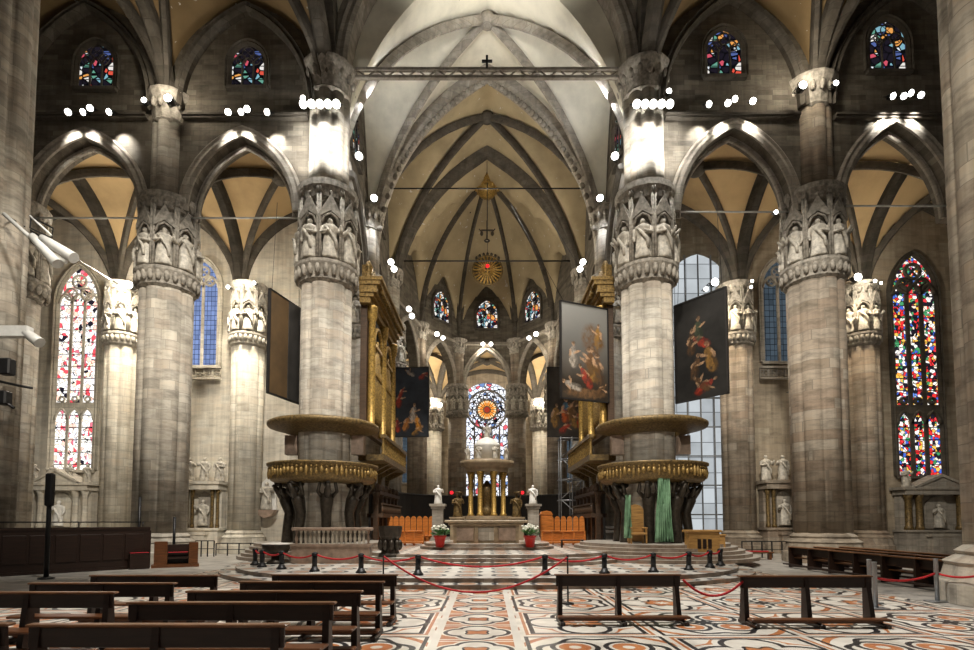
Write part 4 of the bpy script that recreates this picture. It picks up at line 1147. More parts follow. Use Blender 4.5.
curtain(655, 673, 477, 542, 26.25, 'wide pale green curtain hanging from the pulpit beside the throne')
curtain(624, 632, 495, 538, 26.4, 'narrow pale green curtain at the organ side of the throne', .6)
p = P(702, 545, 25.0)
t = thing('wooden_lectern', 'honey wood lectern with panelled front near the pulpit curtains', 'lectern', (p.x, 25.0, .62))
obj('body', MB().bb(-.72, .72, -.3, .3, 0, 1.1), 'wood_honey', t)
for k in range(3): obj('panel', MB().bev((-.25+.25*k, -.31, .55), (.17, .04, .45), .01), 'wood_dark', t)
obj('top', MB().bev((0, 0, 1.15), (1.65, .75, .12), .03), 'wood_honey', t)
t = thing('wooden_side_table', 'honey wood side table standing behind the lectern', 'table', (p.x+1.1, 26.2, .3))
obj('top', MB().bev((0, 0, 1.25), (1.0, .6, .08), .02), 'wood_honey', t); obj('body', MB().bb(-.45, .45, -.25, .25, 0, 1.21), 'wood_honey', t)

# ---- barrier posts and ropes
POSTS = [(255, 565), (262, 567), (281.5, 569), (314.5, 571.5), (361, 573), (418, 575), (545, 575), (604.5, 573.5), (653.5, 572), (689, 570), (710, 567.5), (720.5, 565.5)]
def make_post():
    t = thing('barrier_post', '', 'post', (0, 0, .3))
    obj('foot', MB().lathe([(.2, 0), (.2, .05), (.15, .09), (.1, .2)], n=14), 'black', t)
    obj('pole', MB().lathe([(.1, .18), (.095, .62)], n=12), 'black', t)
    obj('cap', MB().lathe([(.12, .6), (.12, .7), (.09, .73), (.04, .75)], n=12), 'black', t)
    return t
pp = make_post(); PP = []
nm = ['at the far end of the platform edge by the basin', 'second from the platform end by the basin', 'third from the platform end by the basin', 'in front of the balustrade end next to the basin', 'in front of the middle of the balustrade', 'in front of the bronze ambo side altar steps',
      'before the altar steps on the throne side', 'before the throne with green curtains', 'before the wide green curtain', 'before the wooden lectern', 'second from the platform end by the lectern', 'at the far end of the platform edge past the lectern']
for i, (px, py) in enumerate(POSTS):
    q = PZ(px, py, .3); PP.append(q)
    lab = 'black rope post ' + nm[i]
    if i == 0: pp.location = q; pp['label'] = lab; pp['group'] = 'black rope posts round the platform'
    else: dup(pp, q, 0, lab, 'black rope posts round the platform')
def rope(name, a, b, sag, lab, r=.035, group='red barrier ropes'):
    a, b = Vector(a), Vector(b); path = []
    for k in range(17):
        s_ = k/16; p = a*(1-s_)+b*s_; p.z -= sag*4*s_*(1-s_); path.append(p)
    tag(obj(name, MB().tube(path, r, 7), 'red'), lab, 'rope', group)
rn = ['red rope between the two farthest posts by the basin', 'red rope before the basin', 'red rope between the basin and the balustrade', 'red rope before the near half of the balustrade', 'red rope between balustrade and ambo', 'long red rope on posts before the altar steps',
      'red rope from the altar steps to the throne', 'red rope before the throne and wide curtain', 'red rope before the wide curtain and lectern', 'red rope before the lectern', 'red rope between the two farthest posts past the lectern']
for i in range(len(PP)-1):
    d = (PP[i+1]-PP[i]); u = d.normalized()*.1; h = Vector((0, 0, .64))
    rope('barrier_rope', PP[i]+h+u, PP[i+1]+h-u, min(.42, d.length*.075), rn[i])
def make_stanchion(loc, lab, h=1.32):
    t = thing('rope_stanchion', lab, 'stanchion', loc, 0, 'thin black rope stanchions')
    obj('base', MB().lathe([(.17, 0), (.17, .02), (.05, .05)], n=16), 'black', t)
    obj('pole', MB().lathe([(.022, .03), (.022, h-.04), (.035, h-.03), (.035, h)], n=8), 'black', t)
    return t
sa = PZ(383, 602, 0); sb = PZ(568, 604, 0)
make_stanchion(sa, 'thin black stanchion beside the far end of the dark benches'); make_stanchion(sb, 'thin black stanchion behind the middle brown kneeler')
rope('barrier_rope', sa+Vector((0, 0, 1.27)), sb+Vector((0, 0, 1.27)), .98, 'nearest long red rope drooping low across the patterned floor aisle', .028)
def steel_post(loc, lab, h=1.2, base=True):
    t = thing('steel_post', lab, 'post', loc, 0, 'grey steel barrier posts')
    obj('pole', MB().lathe([(.055, .02), (.055, h-.02), (.06, h)], n=12), 'steel', t)
    obj('base', MB().bev((0, 0, .02), (.5, .36, .04), .01), 'steel', t)
    return t
s1 = PZ(876, 609, 0); s2 = PZ(883, 606, 0)+Vector((.0, .45, 0)); s3 = PZ(937.5, 602, 0)
steel_post(s1, 'grey steel post next to the end of the near brown kneeler'); steel_post(s2, 'grey steel post right behind its twin at the brown kneeler'); steel_post(s3, 'grey steel post on a plate before the foreground pier plinth')
rope('barrier_rope', s1+Vector((.06, 0, .78)), s3+Vector((-.06, 0, .78)), .12, 'red rope between the grey steel posts', .03)
rope('barrier_rope', s3+Vector((.06, 0, .78)), (12.55, 12.9, 1.05), .14, 'red rope from the steel post to the foreground pier', .03)

# ---- benches
def make_bench(seat=True, w=1.45, m='wood_dark', lab=''):
    t = thing('kneeler_bench', lab, 'bench', (0, 0, 0))
    obj('top_rail', MB().bev((0, -.0, 1.035), (2*w+.06, .13, .035), .01), 'wood_mid', t)  # paler wood puts the lit top edge into the colour
    obj('back_board', MB().bev((0, -.03, .90), (2*w, .04, .235), .008), m, t)  # near-black front: its shade is put into the wood colour
    for x in (-w+.1, 0, w-.1):
        s_ = .03 if x < 0 else (-.03 if x > 0 else 0)
        mb = MB().loft([[(x-s_-.05, -.17, 0), (x-s_+.05, -.17, 0), (x-s_+.05, .1, 0), (x-s_-.05, .1, 0)], [(x-.045, -.06, 1.02), (x+.045, -.06, 1.02), (x+.045, .05, 1.02), (x-.045, .05, 1.02)]], True, False)
        mb.bev((x-s_, -.22, .045), (.1, .78, .09), .015)
        obj('leg', mb, m, t)
    obj('kneeler', MB().bev((0, -.46, .17), (2*w+.05, .22, .05), .012).bb(-w+.06, w-.06, -.42, -.38, .08, .15), 'wood', t)
    if seat: obj('seat', MB().bev((0, -.36, .47), (2*w-.02, .34, .045), .012), 'wood', t)
    return t
b0 = make_bench(True)
BL = [(-8.82, -5.95, 11.65, 'dark bench farthest from the camera in the outer block, with pew side behind'), (-8.9, -6.05, 10.2, 'second farthest dark bench of the outer block by the black pole'), (-9.25, -6.28, 8.9, 'nearer dark bench of the outer block, seen in part at the frame edge'),
      (-4.86, -2.0, 11.8, 'dark bench farthest from the camera in the block beside the aisle'), (-4.94, -2.04, 10.45, 'second farthest dark bench in the block beside the aisle'), (-5.18, -2.14, 9.05, 'third farthest dark bench in the block beside the aisle'),
      (-5.33, -2.24, 7.8, 'fourth farthest dark bench beside the aisle, second from the camera'), (-5.35, -2.32, 6.15, 'dark bench closest to the camera with lit brown top edge'), (-8.6, -5.6, 6.2, 'nearest outer dark bench at the lower frame corner')]
GB = 'dark wooden kneeler benches facing the altar'
for i, (xa, xb, Y, lab) in enumerate(BL):
    if i == 0: b0.location = ((xa+xb)/2, Y, 0); b0['label'] = lab; b0['group'] = GB; b0.scale = ((xb-xa)/2.96, 1, 1)
    else: dup(b0, ((xa+xb)/2, Y, 0), 0, lab, GB, ((xb-xa)/2.96, 1, 1))
k1 = make_bench(False, 1.4, 'wood_dark', 'open brown kneeler with no seat beside the aisle behind the thin stanchion')
k1.location = (P(619, 600, 11.75).x, 11.85, 0); k1['group'] = 'open brown kneelers'
dup(k1, (P(811, 600, 11.35).x, 11.55, 0), 0, 'open brown kneeler with no seat next to the grey steel posts', 'open brown kneelers', (1.03, 1, 1))
rope('barrier_rope', (k1.location.x+1.46, 11.8, .93), (P(743, 583, 11.5).x, 11.5, .93), .34, 'short red rope tied between the two open brown kneelers', .028)
# pews facing the crossing
def make_pew():
    t = thing('pew', '', 'pew', (0, 0, 0)); w = 1.55
    obj('top_rail', MB().bev((0, 0, .98), (2*w, .28, .05), .012), 'wood_mid', t)  # paler wood on top stands for the lit edge
    obj('back_board', MB().bb(-w, w, .02, .06, .62, .96), 'wood_dark', t)
    obj('seat', MB().bev((0, .32, .46), (2*w, .42, .05), .012), 'wood_mid', t)
    for x in (-w+.05, 0, w-.05): obj('end_panel', MB().bb(x-.05, x+.05, -.12, .5, 0, .95), 'wood_dark', t)
    obj('kneeler', MB().bev((0, -.3, .16), (2*w, .22, .06), .012), 'wood_dark', t)
    return t
pw0 = make_pew(); k = 0
rows = ['front', 'second', 'third']; cols_ = ['nearest', 'middle', 'far']
for r_ in range(3):
    for c_ in range(3):
        loc = (14.7+1.25*r_+.12*c_, 17.85+3.15*c_+.0*r_, 0); lab = 'brown pew of the %s row facing the crossing, %s of its three' % (rows[r_], cols_[c_])
        if k == 0: pw0.location = loc; pw0.rotation_euler = (0, 0, -PI/2); pw0['label'] = lab; pw0['group'] = 'brown pews facing the crossing'
        else: dup(pw0, loc, -PI/2, lab, 'brown pews facing the crossing')
        k += 1
# dark pew enclosure on the other side
a, b = Vector((-19.9, 21.0, 0)), Vector((-16.3, 25.2, 0)); d = b-a; Lh = d.length/2; rz = math.atan2(d.y, d.x)
t = thing('pew_enclosure', 'long dark walnut panelled pew enclosure behind the black pole', 'pew', ((a+b)/2), rz)
obj('front_panel', MB().bb(-Lh, Lh, -.06, .06, .1, 1.85).bb(-Lh, Lh, -.1, .1, 1.85, 1.97).bb(-Lh, Lh, -.12, .12, 0, .14), 'wood_dark', t)
for k in range(6): obj('panel', MB().bev((-Lh+.65+k*(2*Lh-1.3)/5, -.08, 1.05), (.75, .05, 1.2), .02), 'wood_dark', t)
for s_ in (-1, 1): obj('end_panel', MB().bb(s_*Lh-.06, s_*Lh+.06, 0, 2.4, 0, 1.8), 'wood_dark', t)
obj('back_panel', MB().bb(-Lh, Lh, 2.3, 2.42, 0, 1.9), 'wood_dark', t)
obj('seat', MB().bb(-Lh+.1, Lh-.1, 1.6, 2.2, .4, .5), 'wood_dark', t)
obj('hand_rail', MB().tube([(-Lh, 0, 2.2), (Lh-.2, 0, 2.2)], .03, 6).tube([(Lh-.3, 0, 1.9), (Lh-.3, 0, 2.2)], .025, 6).tube([(0, 0, 1.9), (0, 0, 2.2)], .025, 6), 'black', t)
cb = thing('low_pew_stall', 'low dark brown pew stall with crimson cushions beside the grey striped pier', 'pew', (-15.3, 25.7, 0), rz*.6)
obj('front_panel', MB().bb(-.9, -.35, -.3, .3, 0, 1.25).bb(.55, .95, -.3, .3, 0, 1.2), 'wood', cb)
obj('base', MB().bb(-1.0, 1.0, -.4, .4, 0, .15), 'wood', cb)
obj('side_panel', MB().bb(-.35, .55, .2, .3, .15, 1.1), 'wood_dark', cb)
obj('seat', MB().bb(-.35, .55, -.2, .2, .4, .5), 'wood_dark', cb)
obj('cushion', MB().bev((.1, -.02, .72), (.85, .3, .03), .01), 'velvet', cb, 'crimson cushion')
t = thing('cushion_ledge', 'crimson cushioned ledge on the end of the long dark pew enclosure', 'cushion', tuple(b+Vector((.1, -.3, 0))), rz)
obj('ledge', MB().bb(-.75, 0.05, -.25, .05, 0, .72), 'wood_dark', t); obj('cushion', MB().bev((-.35, -.1, .76), (.75, .22, .03), .01), 'velvet', t)
def black_pole(px, py0, Y, h, lab, r=.06, head=True):
    p = P(px, py0, Y); t = thing('candle_pole', lab, 'pole', (p.x, Y, 0))
    obj('base', MB().lathe([(.28, 0), (.28, .04), (.08, .1)], n=14), 'black', t)
    obj('pole', MB().lathe([(r, .08), (r*.9, h)], n=10), 'black', t)
    if head: obj('head', MB().bev((0, 0, h-.62), (.3, .22, 1.3), .05), 'black', t)
p = PZ(46, 579, 0); black_pole(46, 579, p.y, HZ(474, p.y), 'tall black pole with a thick head standing before the pews', .085)
black_pole(139, 530, 26.9, HZ(497, 26.9), 'slim black pole between the pew enclosure and grey pier', .07, False)
black_pole(174, 540, 26.7, HZ(517, 26.7), 'short slim black pole before the striped grey pier', .07, False)

# ---- altars and portals along the transept walls
def side_altar(px0, px1, pyt, lab, mat, ncol=4, pediment=True, statues=2, Yf=None, white=False, sh=1.5):
    Y = Yf or D2-.9; a, b = P(px0, 500, Y).x, P(px1, 500, Y).x; w = (b-a)/2; H = HZ(pyt, Y)
    t = thing('side_altar', lab, 'altar', ((a+b)/2, Y, 0))
    obj('base', MB().bb(-w, w, -.5, .7, 0, H*.30).bb(-w-.08, w+.08, -.6, .7, H*.30, H*.33), mat, t)
    obj('altar_table', MB().bb(-w*.45, w*.45, -.95, -.45, 0, H*.24).bb(-w*.5, w*.5, -1.0, -.42, H*.24, H*.28), mat, t)
    for k in range(ncol):
        s_ = (-1 if k < ncol/2 else 1); q = k if k < ncol/2 else ncol-1-k
        x = s_*(w*.86-q*w*.3); r = w*.085
        obj('column', MB().lathe([(r*1.4, H*.33), (r*1.3, H*.37), (r, H*.39), (r*.95, H*.76), (r*1.1, H*.78), (r*1.5, H*.83)], (x, -.25), 12), 'gold_dull' if not white else 'pier_pale', t)
    obj('back_wall', MB().bb(-w*.95, w*.95, .1, .7, H*.33, H*.83), mat, t)
    nz = MB(); nz.prism(lancet_poly(w*.33, H*.35, H*.8, w*.34), -.02, .12); obj('niche', nz, 'arch' if not white else 'wall_pale', t)
    obj('entablature', MB().bb(-w*1.0, w*1.0, -.55, .7, H*.83, H*.9).bb(-w*1.08, w*1.08, -.65, .7, H*.9, H*.94), mat, t)
    if pediment: obj('pediment', MB().prism([(-w*.75, H*.94), (w*.75, H*.94), (0, H*1.09)], -.55, .6).prism([(-w*.8, H*.94), (-w*.75, H*.92), (0, H*1.08), (0, H*1.12)], -.65, .6).prism([(w*.8, H*.94), (0, H*1.12), (0, H*1.08), (w*.75, H*.92)], -.65, .6), mat, t)
    statue(t, 0, -.18, H*.36, H*.34, 0, 1, STW if white else ST)
    for k in range(statues):
        x = w*(-.85+1.7*k/max(1, statues-1)); statue(t, x, -.1, H*.94, sh, 0, k)
    return t
side_altar(30, 92, 478, 'pale side altar with columns and broken pediment under the bright stained window', 'wall_pale', 4, True, 4, None, True, 1.3)
side_altar(187, 222, 477, 'pale wall monument with dark columns and statues on top beside the striped pier', 'wall_pale', 4, False, 3, None, False, 1.7)
side_altar(763, 803, 476, 'dark wall monument with statues on top behind the brown pier', 'pier_brown', 4, False, 3, None, False, 1.8)
side_altar(900, 972, 483, 'grey side altar with pediment under the vivid stained window', 'arch', 4, True, 2, None, False, 1.4)
# wall relief monument
p = P(270, 490, D2-.2)
t = thing('wall_monument', 'white marble relief monument on the pale wall beside the pulpit', 'monument', (p.x-.1, D2-.25, HZ(528, D2)))
obj('console', MB().prism([(-.7, 1.3), (.7, 1.3), (.45, .9), (0, .7), (-.45, .9)], -.5, .2), 'redmarble', t)
obj('plaque', MB().prism([(-.6, 1.3), (.6, 1.3), (.5, 3.2), (0, 3.7), (-.5, 3.2)], -.02, .2), 'white', t)
statue(t, 0, -.28, 1.3, 2.0, 0, 0)
# low metal railings
def railing(px0, px1, Y, lab, z=.0, h=1.0, n=6):
    a, b = P(px0, 550, Y).x, P(px1, 550, Y).x; w = (b-a)/2
    t = thing('metal_railing', lab, 'railing', ((a+b)/2, Y, z))
    obj('rail', MB().bar((-w, 0, h), (w, 0, h), .06, .06).bar((-w, 0, h*.5), (w, 0, h*.5), .04, .04), 'black', t)
    for k in range(n): obj('upright', MB().bb(-w+2*w*k/(n-1)-.03, -w+2*w*k/(n-1)+.03, -.03, .03, 0, h), 'black', t)
railing(182, 214, 33, 'black metal railing before the pale wall monument with statues')
railing(216, 262, 34, 'thin black railing at the foot of the engaged pier beside the basin', 0, .8, 5)
railing(742, 792, 32, 'black metal railing before the dark wall monument')
t = thing('offering_table', 'long low bench with red cushion behind the platform and the lectern', 'bench', (P(742, 552, 30.5).x, 30.5, 0))
obj('seat', MB().bev((0, 0, .42), (3.6, .4, .07), .02), 'wood', t)
for x in (-1.6, 0, 1.6): obj('leg', MB().bb(x-.05, x+.05, -.15, .15, 0, .4), 'wood', t)
obj('cushion', MB().bev((.9, 0, .48), (1.2, .34, .06), .02), 'velvet', t)

# ---- scaffold behind the choir
Y = 40.9; a, b = P(560, 480, Y).x, P(582, 480, Y).x; z1 = HZ(438, Y)-.76; n = 5; w = (b-a)/2
t = thing('metal_scaffold', 'grey tube scaffold tower under the blue and orange painting', 'scaffold', ((a+b)/2, Y, .76))
for sx in (-1, 0, 1):
    for yy in (-.6, .6): obj('pole', MB().tube([(sx*w, yy, 0), (sx*w, yy, z1)], .05, 6), 'steel', t)
for k in range(1, n+1):
    for yy in (-.6, .6): obj('ledger', MB().tube([(-w-.15, yy, z1*k/n-.1), (w+.15, yy, z1*k/n-.1)], .045, 6), 'steel', t)
    obj('brace', MB().tube([(-w*(1 if k % 2 else -1), -.65, z1*(k-1)/n), (w*(1 if k % 2 else -1), -.65, z1*k/n-.1)], .04, 6), 'steel', t)
    if k % 2: obj('deck', MB().bb(-w, w, -.55, .55, z1*k/n-.06, z1*k/n-.01), 'wood_dark', t)

# ---- suspended things
p = P(487.5, 270.5, 49.0)
t = thing('hanging_reliquary_disc', 'round red and gold rayed disc hanging before the apse vault', 'ornament', tuple(p))
d = MB(); R = 1.42
d.tube([(R*math.cos(2*PI*k/32), 0, R*math.sin(2*PI*k/32)) for k in range(33)], .11, 6); d.tube([(R*.62*math.cos(2*PI*k/32), -.05, R*.62*math.sin(2*PI*k/32)) for k in range(33)], .07, 6)
obj('ring', d, 'gold_dull', t)
dd = MB(); dd.lathe([(.02, -.06), (R*.98, -.05), (R*.98, .05), (.02, .06)], n=32); o = obj('disc', dd, 'bronze', t); o.rotation_euler = (PI/2, 0, 0)
ra = MB()
for k in range(24):
    q = 2*PI*k/24; ra.tube([(.3*math.cos(q), -.1, .3*math.sin(q)), (R*.97*math.cos(q), -.1, R*.97*math.sin(q))], [.05, .10], 5)
obj('rays', ra, 'gold', t)
for k in range(7):
    q = PI/2+(k-3)*.22; 
cr = MB()
for k in range(7):
    q = PI/2+(k-3)*.24; cr.ball(((R+.2)*math.cos(q), 0, (R+.2)*math.sin(q)), (.14, .1, .2), 6, 4)
obj('crown', cr, 'bronze', t)
obj('cross', MB().bb(-.07, .07, -.2, -.1, -.7, .2).bb(-.3, .3, -.2, -.1, -.12, .0), 'gold', t)
obj('red_lamp', MB().ball((0, -.2, .35), .17, 8, 6), 'lampred', t)
obj('cable', MB().tube([(0, 0, R), (0, .3, ZR-p.z-1.3)], .025, 5), 'black', t)
p = P(487, 232, 47.5)
t = thing('hanging_cross', 'small dark ornate cross hanging above the rayed disc', 'cross', tuple(p))
obj('cross', MB().bb(-.06, .06, -.05, .05, -.75, 1.1).bb(-.55, .55, -.05, .05, .1, .22), 'bronze', t)
an = MB()
for sx in (-1, 1): an.ball((sx*.5, 0, -.15), (.16, .14, .24), 6, 5); an.tube([(sx*.5, 0, 0), (sx*.75, 0, .3)], .06, 5)
an.ball((0, 0, -.85), (.3, .2, .16), 8, 5); obj('angels', an, 'bronze', t)
obj('cable', MB().tube([(0, 0, 1.1), (0, 0, ZR-p.z-.4)], .02, 5), 'black', t)
def tie(a, b, lab, r=.05, m='black'):
    tag(obj('tie_rod', MB().tube([a, b], r, 6), m), lab, 'tie rod', 'iron tie rods across the arches')
Y = D2+.6; z_ = HZ(191, Y); tie((-7.3, Y-.3, z_), (7.3, Y-.3, z_), 'iron tie rod across the choir vault above the hanging cross')
Y = 46.4; z_ = HZ(261, Y); tie((-8.2, Y, z_), (8.2, Y, z_), 'iron tie rod across the choir near the rayed disc', .06)
for xa, xb, py, lab in ((XL[1]+1.2, XL[0]-1.2, 218, 'iron tie rod in the arch beside the brown backed painting'), (XL[2]+1.2, XL[1]-1.2, 218, 'iron tie rod in the arch above the bright stained window'),
                        (XR[0]+1.2, XR[1]-1.2, 212, 'iron tie rod in the arch above the dark framed painting'), (XR[1]+1.2, XR[2]+.2, 206, 'iron tie rod in the arch above the vivid stained window')):
    z_ = HZ(py, D1-.2); tie((xa, D1-.2, z_), (xb, D1-.2, z_), lab, .05, 'whitemetal')
z_ = HZ(73, D1-.3)
t = thing('lattice_beam', 'long grey lattice beam spanning the crossing arch between the piers', 'beam', (0, D1-.3, z_)); t['kind'] = 'thing'
for dz in (-.28, .2): obj('chord', MB().bar((-7.55, 0, dz), (7.55, 0, dz), .2, .16), 'arch', t)
m = MB()
for k in range(26): m.bar((-7.5+k*.58, 0, -.25 if k % 2 else .2), (-7.5+(k+1)*.58, 0, .2 if k % 2 else -.25), .06, .06)
obj('lattice', m, 'arch', t)
obj('centre_cross', MB().bb(-.06, .06, -.1, 0, .2, 1.0).bb(-.3, .3, -.1, 0, .6, .72), 'black', t)

# ================================================================== lamps
LR = random.Random(5)
def make_lamp(big=.17, m='lamp'):
    t = thing('spotlight', '', 'lamp', (0, 0, 0))
    obj('housing', MB().lathe([(.06, -.34), (big*.8, -.3), (big, -.05), (big*1.05, 0)], n=12), 'black', t)
    obj('lens', MB().lathe([(.01, .0), (big*.95, .0), (big*.9, .03), (.01, .05)], n=12), m, t)
    obj('yoke', MB().tube([(big*1.15, 0, -.12), (big*1.15, 0, -.42), (-big*1.15, 0, -.42), (-big*1.15, 0, -.12)], .02, 5), 'black', t)
    return t
L0 = make_lamp(); L0f = make_lamp(.2, 'lamp_far')
used = set()
def lamp(px, py, Y, aim, lab, group, far=False, s=1.0):
    p = P(px, py, Y); d = Vector(aim).normalized()
    src = L0f if far else L0
    q = dup(src, p, 0, lab, group, (s, s, s)); q.rotation_euler = d.to_track_quat('Z', 'Y').to_euler()
    return p
def spot(p, aim, W, ang=70, r=.25, col=(1, .94, .84), blend=.6):
    l = bpy.data.lights.new('spot_beam', 'SPOT'); l.energy = W; l.spot_size = math.radians(ang); l.spot_blend = blend; l.shadow_soft_size = r; l.color = col
    o = bpy.data.objects.new('spot_beam', l); COL.objects.link(o); o.location = p; o.rotation_euler = Vector(aim).to_track_quat('-Z', 'Y').to_euler(); return o
def point(p, W, r=.3, col=(1, .92, .8)):
    l = bpy.data.lights.new('lamp_bulb', 'POINT'); l.energy = W; l.shadow_soft_size = r; l.color = col
    o = bpy.data.objects.new('lamp_bulb', l); COL.objects.link(o); o.location = p; return o
V = Vector
WARM = (1, .90, .74); COOL = (.93, .96, 1)
ordn = ['first', 'second', 'third', 'fourth']
# four lamps on each arcade cornice, lighting the wall below and the vault
for grp, pts_, W in (('cornice over the bright stained window', [(68, 112), (83, 112), (90, 108), (109, 112)], 1.0), ('cornice over the brown backed painting', [(228, 112), (241, 112), (247, 109), (267, 112)], 1.0),
                  ('cornice over the dark framed painting', [(709, 104), (728, 103), (735, 99), (753, 101)], 1.0), ('cornice over the vivid stained window', [(893, 96), (904, 96), (911, 93), (921, 95)], .9)):
    for k, (px, py) in enumerate(pts_):
        lamp(px, py, D1-1.5, (.2*(-1 if k % 2 else 1), -.85, -.5), '%s small spotlight in reading order on the %s' % (ordn[k], grp), 'spotlights on the arcade cornices')
        p = P(px, py+8, D1-1.5)
        if k != 2: spot(p, ((px-pts_[1][0]-4)*.012, 1.0, -.75), 600*W, 66, .1, (1, .98, .92), .9)
def star(px, py, Y, lab, W, far=False, s=1.6, aim=(0, -1, -.1), col=WARM, r=.3, off=(0, -1.3, -.2)):
    p = lamp(px, py, Y, aim, lab, 'bright floodlights on the capitals', far, s)
    if W: point(p+V(off), W, r, col)
# floods on the aisle capitals
star(129, 285, D2-2.0, 'dazzling floodlight on the engaged pier capital by the striped pier', 900)
star(228, 287, D2-2.0, 'small floodlight on the capital of the engaged pier beside the blue window', 300, s=.8)
star(254, 283, D2-2.0, 'second small floodlight on the capital of the engaged pier by the painting back', 260, s=.8)
star(715, 282, D2-2.0, 'floodlight above the top edge of the dark framed painting', 420)
star(706, 289, D2-2.2, 'second floodlight near the top edge of the dark framed painting', 0, s=.9)
star(858, 277, D2-2.0, 'dazzling floodlight on the brown engaged pier capital by the vivid window', 480)
star(752, 281, D2-2.2, 'small floodlight on the capital over the dark framed painting', 0, s=.6)
star(751, 287, D2-2.2, 'lower small floodlight on the capital over the dark framed painting', 0, s=.6)
star(875, 281, D2-2.4, 'small floodlight just beside the dazzling one by the vivid window', 0, s=.7)
star(881, 283, D2-2.4, 'smallest floodlight beside the dazzling one by the vivid window', 0, s=.6)
star(790, 392, D2-2.0, 'twin white wall lamp on the edge of the brown pier', 0, s=.6)
star(776, 212, D1-1.0, 'small lamp on the tie rod beside the brown pier capital', 0, s=.7)
for px, py, tx, W, c_ in ((228, 287, -21.0, 1500, WARM), (254, 283, -15.2, 1500, WARM), (129, 285, -28, 1700, WARM), (715, 282, 20.5, 1300, (1, .82, .58)), (858, 277, 27.5, 900, (1, .82, .58))):
    p = P(px, py+5, D2-2.6); spot(p, V((tx, D2, 7))-p, W, 95, .25, c_, .8)
# floods on the pier tops
for px, py, W, lab in ((168, 98, 250, 'bright floodlight on top of the striped grey pier'), (144, 100, 0, 'smaller floodlight beside the striped grey pier top'), (303, 98, 0, 'floodlight on the arcade side of the crossing pier near the organ'),
                       (803, 85, 300, 'bright floodlight on top of the brown pier'), (836, 83, 0, 'smaller floodlight beside the brown pier top'), (669, 91, 0, 'floodlight on the arcade side of the crossing pier with curtains')):
    star(px, py, D1-1.9, lab, W, s=1.3 if W else .9, aim=(0, -1, .0), off=(0, -.6, .6))
for X, labs in ((XL[0], 'near the organ with balustrade'), (XR[0], 'above the green curtains')):
    pc = P(487, 103, D1-1.9)
    for k in range(5):
        x = X-.9+.45*k
        px_ = CX+(x)*F/(D1-1.9)*.985
        q = dup(L0, (x, D1-1.75, HZ(104, D1-1.75)), 0, '%s of five white floodlights across the crossing pier top %s' % (['first', 'second', 'third', 'fourth', 'fifth'][k], labs), 'floodlights across the crossing pier tops', (1.3, 1.3, 1.3))
        q.rotation_euler = V((0, -.8, -.6)).to_track_quat('Z', 'Y').to_euler()
    for dx in (-1.9, 1.9):
        spot((X+dx, D1-3.3, HZ(112, D1)), (-.75*dx, 2.0, -2.8), 1500, 85, .25, (1, .98, .93), .9)
        spot((X+dx, D1-2.1, HZ(189, D1)), (-.3*dx, .6, 1), 900, 90, .2, (1, .98, .93), .9)
    spot((X*.8, D1+1.3, HZ(80, D1)), (-X*.06, .6, 1), 1700, 110, .3, COOL, .8)
# lamps on the crossing pier capitals (trays) lighting shaft below
for X in (XL[0], XR[0]):
    pass
# strings of lamps along the choir
CH = [((354, 112), 30.9), ((359, 156), 33.5), ((374, 198), 37.0), ((391, 262), 41.5), ((394, 269), 42), ((409, 309), 46), ((412, 316), 46)]
for (px, py), Y in CH:
    for sx, nm_ in ((1, 'organ beside the balustrade'), (-1, 'organ above the throne')):
        x = 487+(px-487)*sx
        i = CH.index(((px, py), Y))
        p = lamp(x, py, Y-.6, (-.3*sx*-1, -.9, -.2), 'choir spotlight above the %s, %s from the crossing' % (nm_, ['first', 'second', 'third', 'fourth', 'fifth', 'sixth', 'seventh'][i]), 'spotlights along the choir walls', True, 1.3)
        if i in (0, 1, 2, 3, 5): spot(p+V((sx*.5, -.3, .3)), (.25*sx*-1, .1, -1 if i % 2 else -1), 900, 80, .2, COOL, .8)
for px, py, Y, s_, W, lab in ((345/2.95+320, 334, 53, 1.3, 220, 'left pair'), (443, 338, 53.5, 1.2, 0, 'x'), (483, 344, 58, 1.2, 220, 'x'), (491, 344, 58, 1.2, 0, 'x'), (529, 338, 53.5, 1.2, 0, 'x'), (536, 334, 53, 1.3, 220, 'x'), (434, 404, 63.5, 1.6, 1500, ''), (440, 405, 63.5, 1.5, 0, ''), (536, 403, 63.5, 1.6, 1500, ''), (543, 404, 63.5, 1.5, 0, '')):
    where = 'over the apse arch' if py < 350 else 'on the pale ambulatory pier'
    nm2 = {437: 'beside the small dark window', 443: 'second one beside the small dark window', 483: 'under the middle clerestory window', 491: 'second one under the middle clerestory window', 529: 'second one below the bright side window', 536: 'below the bright side window', 434: 'near the red figured painting', 440: 'second one near the red figured painting', 543: 'second one near the orange painting'}
    lab = nm2[int(round(px)) if int(round(px)) in nm2 else 437]
    if py == 403: lab = 'near the orange painting'
    p = lamp(px, py, Y, (0, -1, -.1), 'apse lamp %s %s' % (where, lab), 'lamps in the apse', True, s_)
    if W: point(p+V((0, .3 if py < 350 else -.6, .6 if py > 350 else -.8)), W, .3, WARM)
for o_ in (L0, L0f):
    for c_ in kids(o_): bpy.data.objects.remove(c_)
    bpy.data.objects.remove(o_)
# the unseen spots added for the near side come further down
def P3(px, py, Y): return P(px, py, Y)
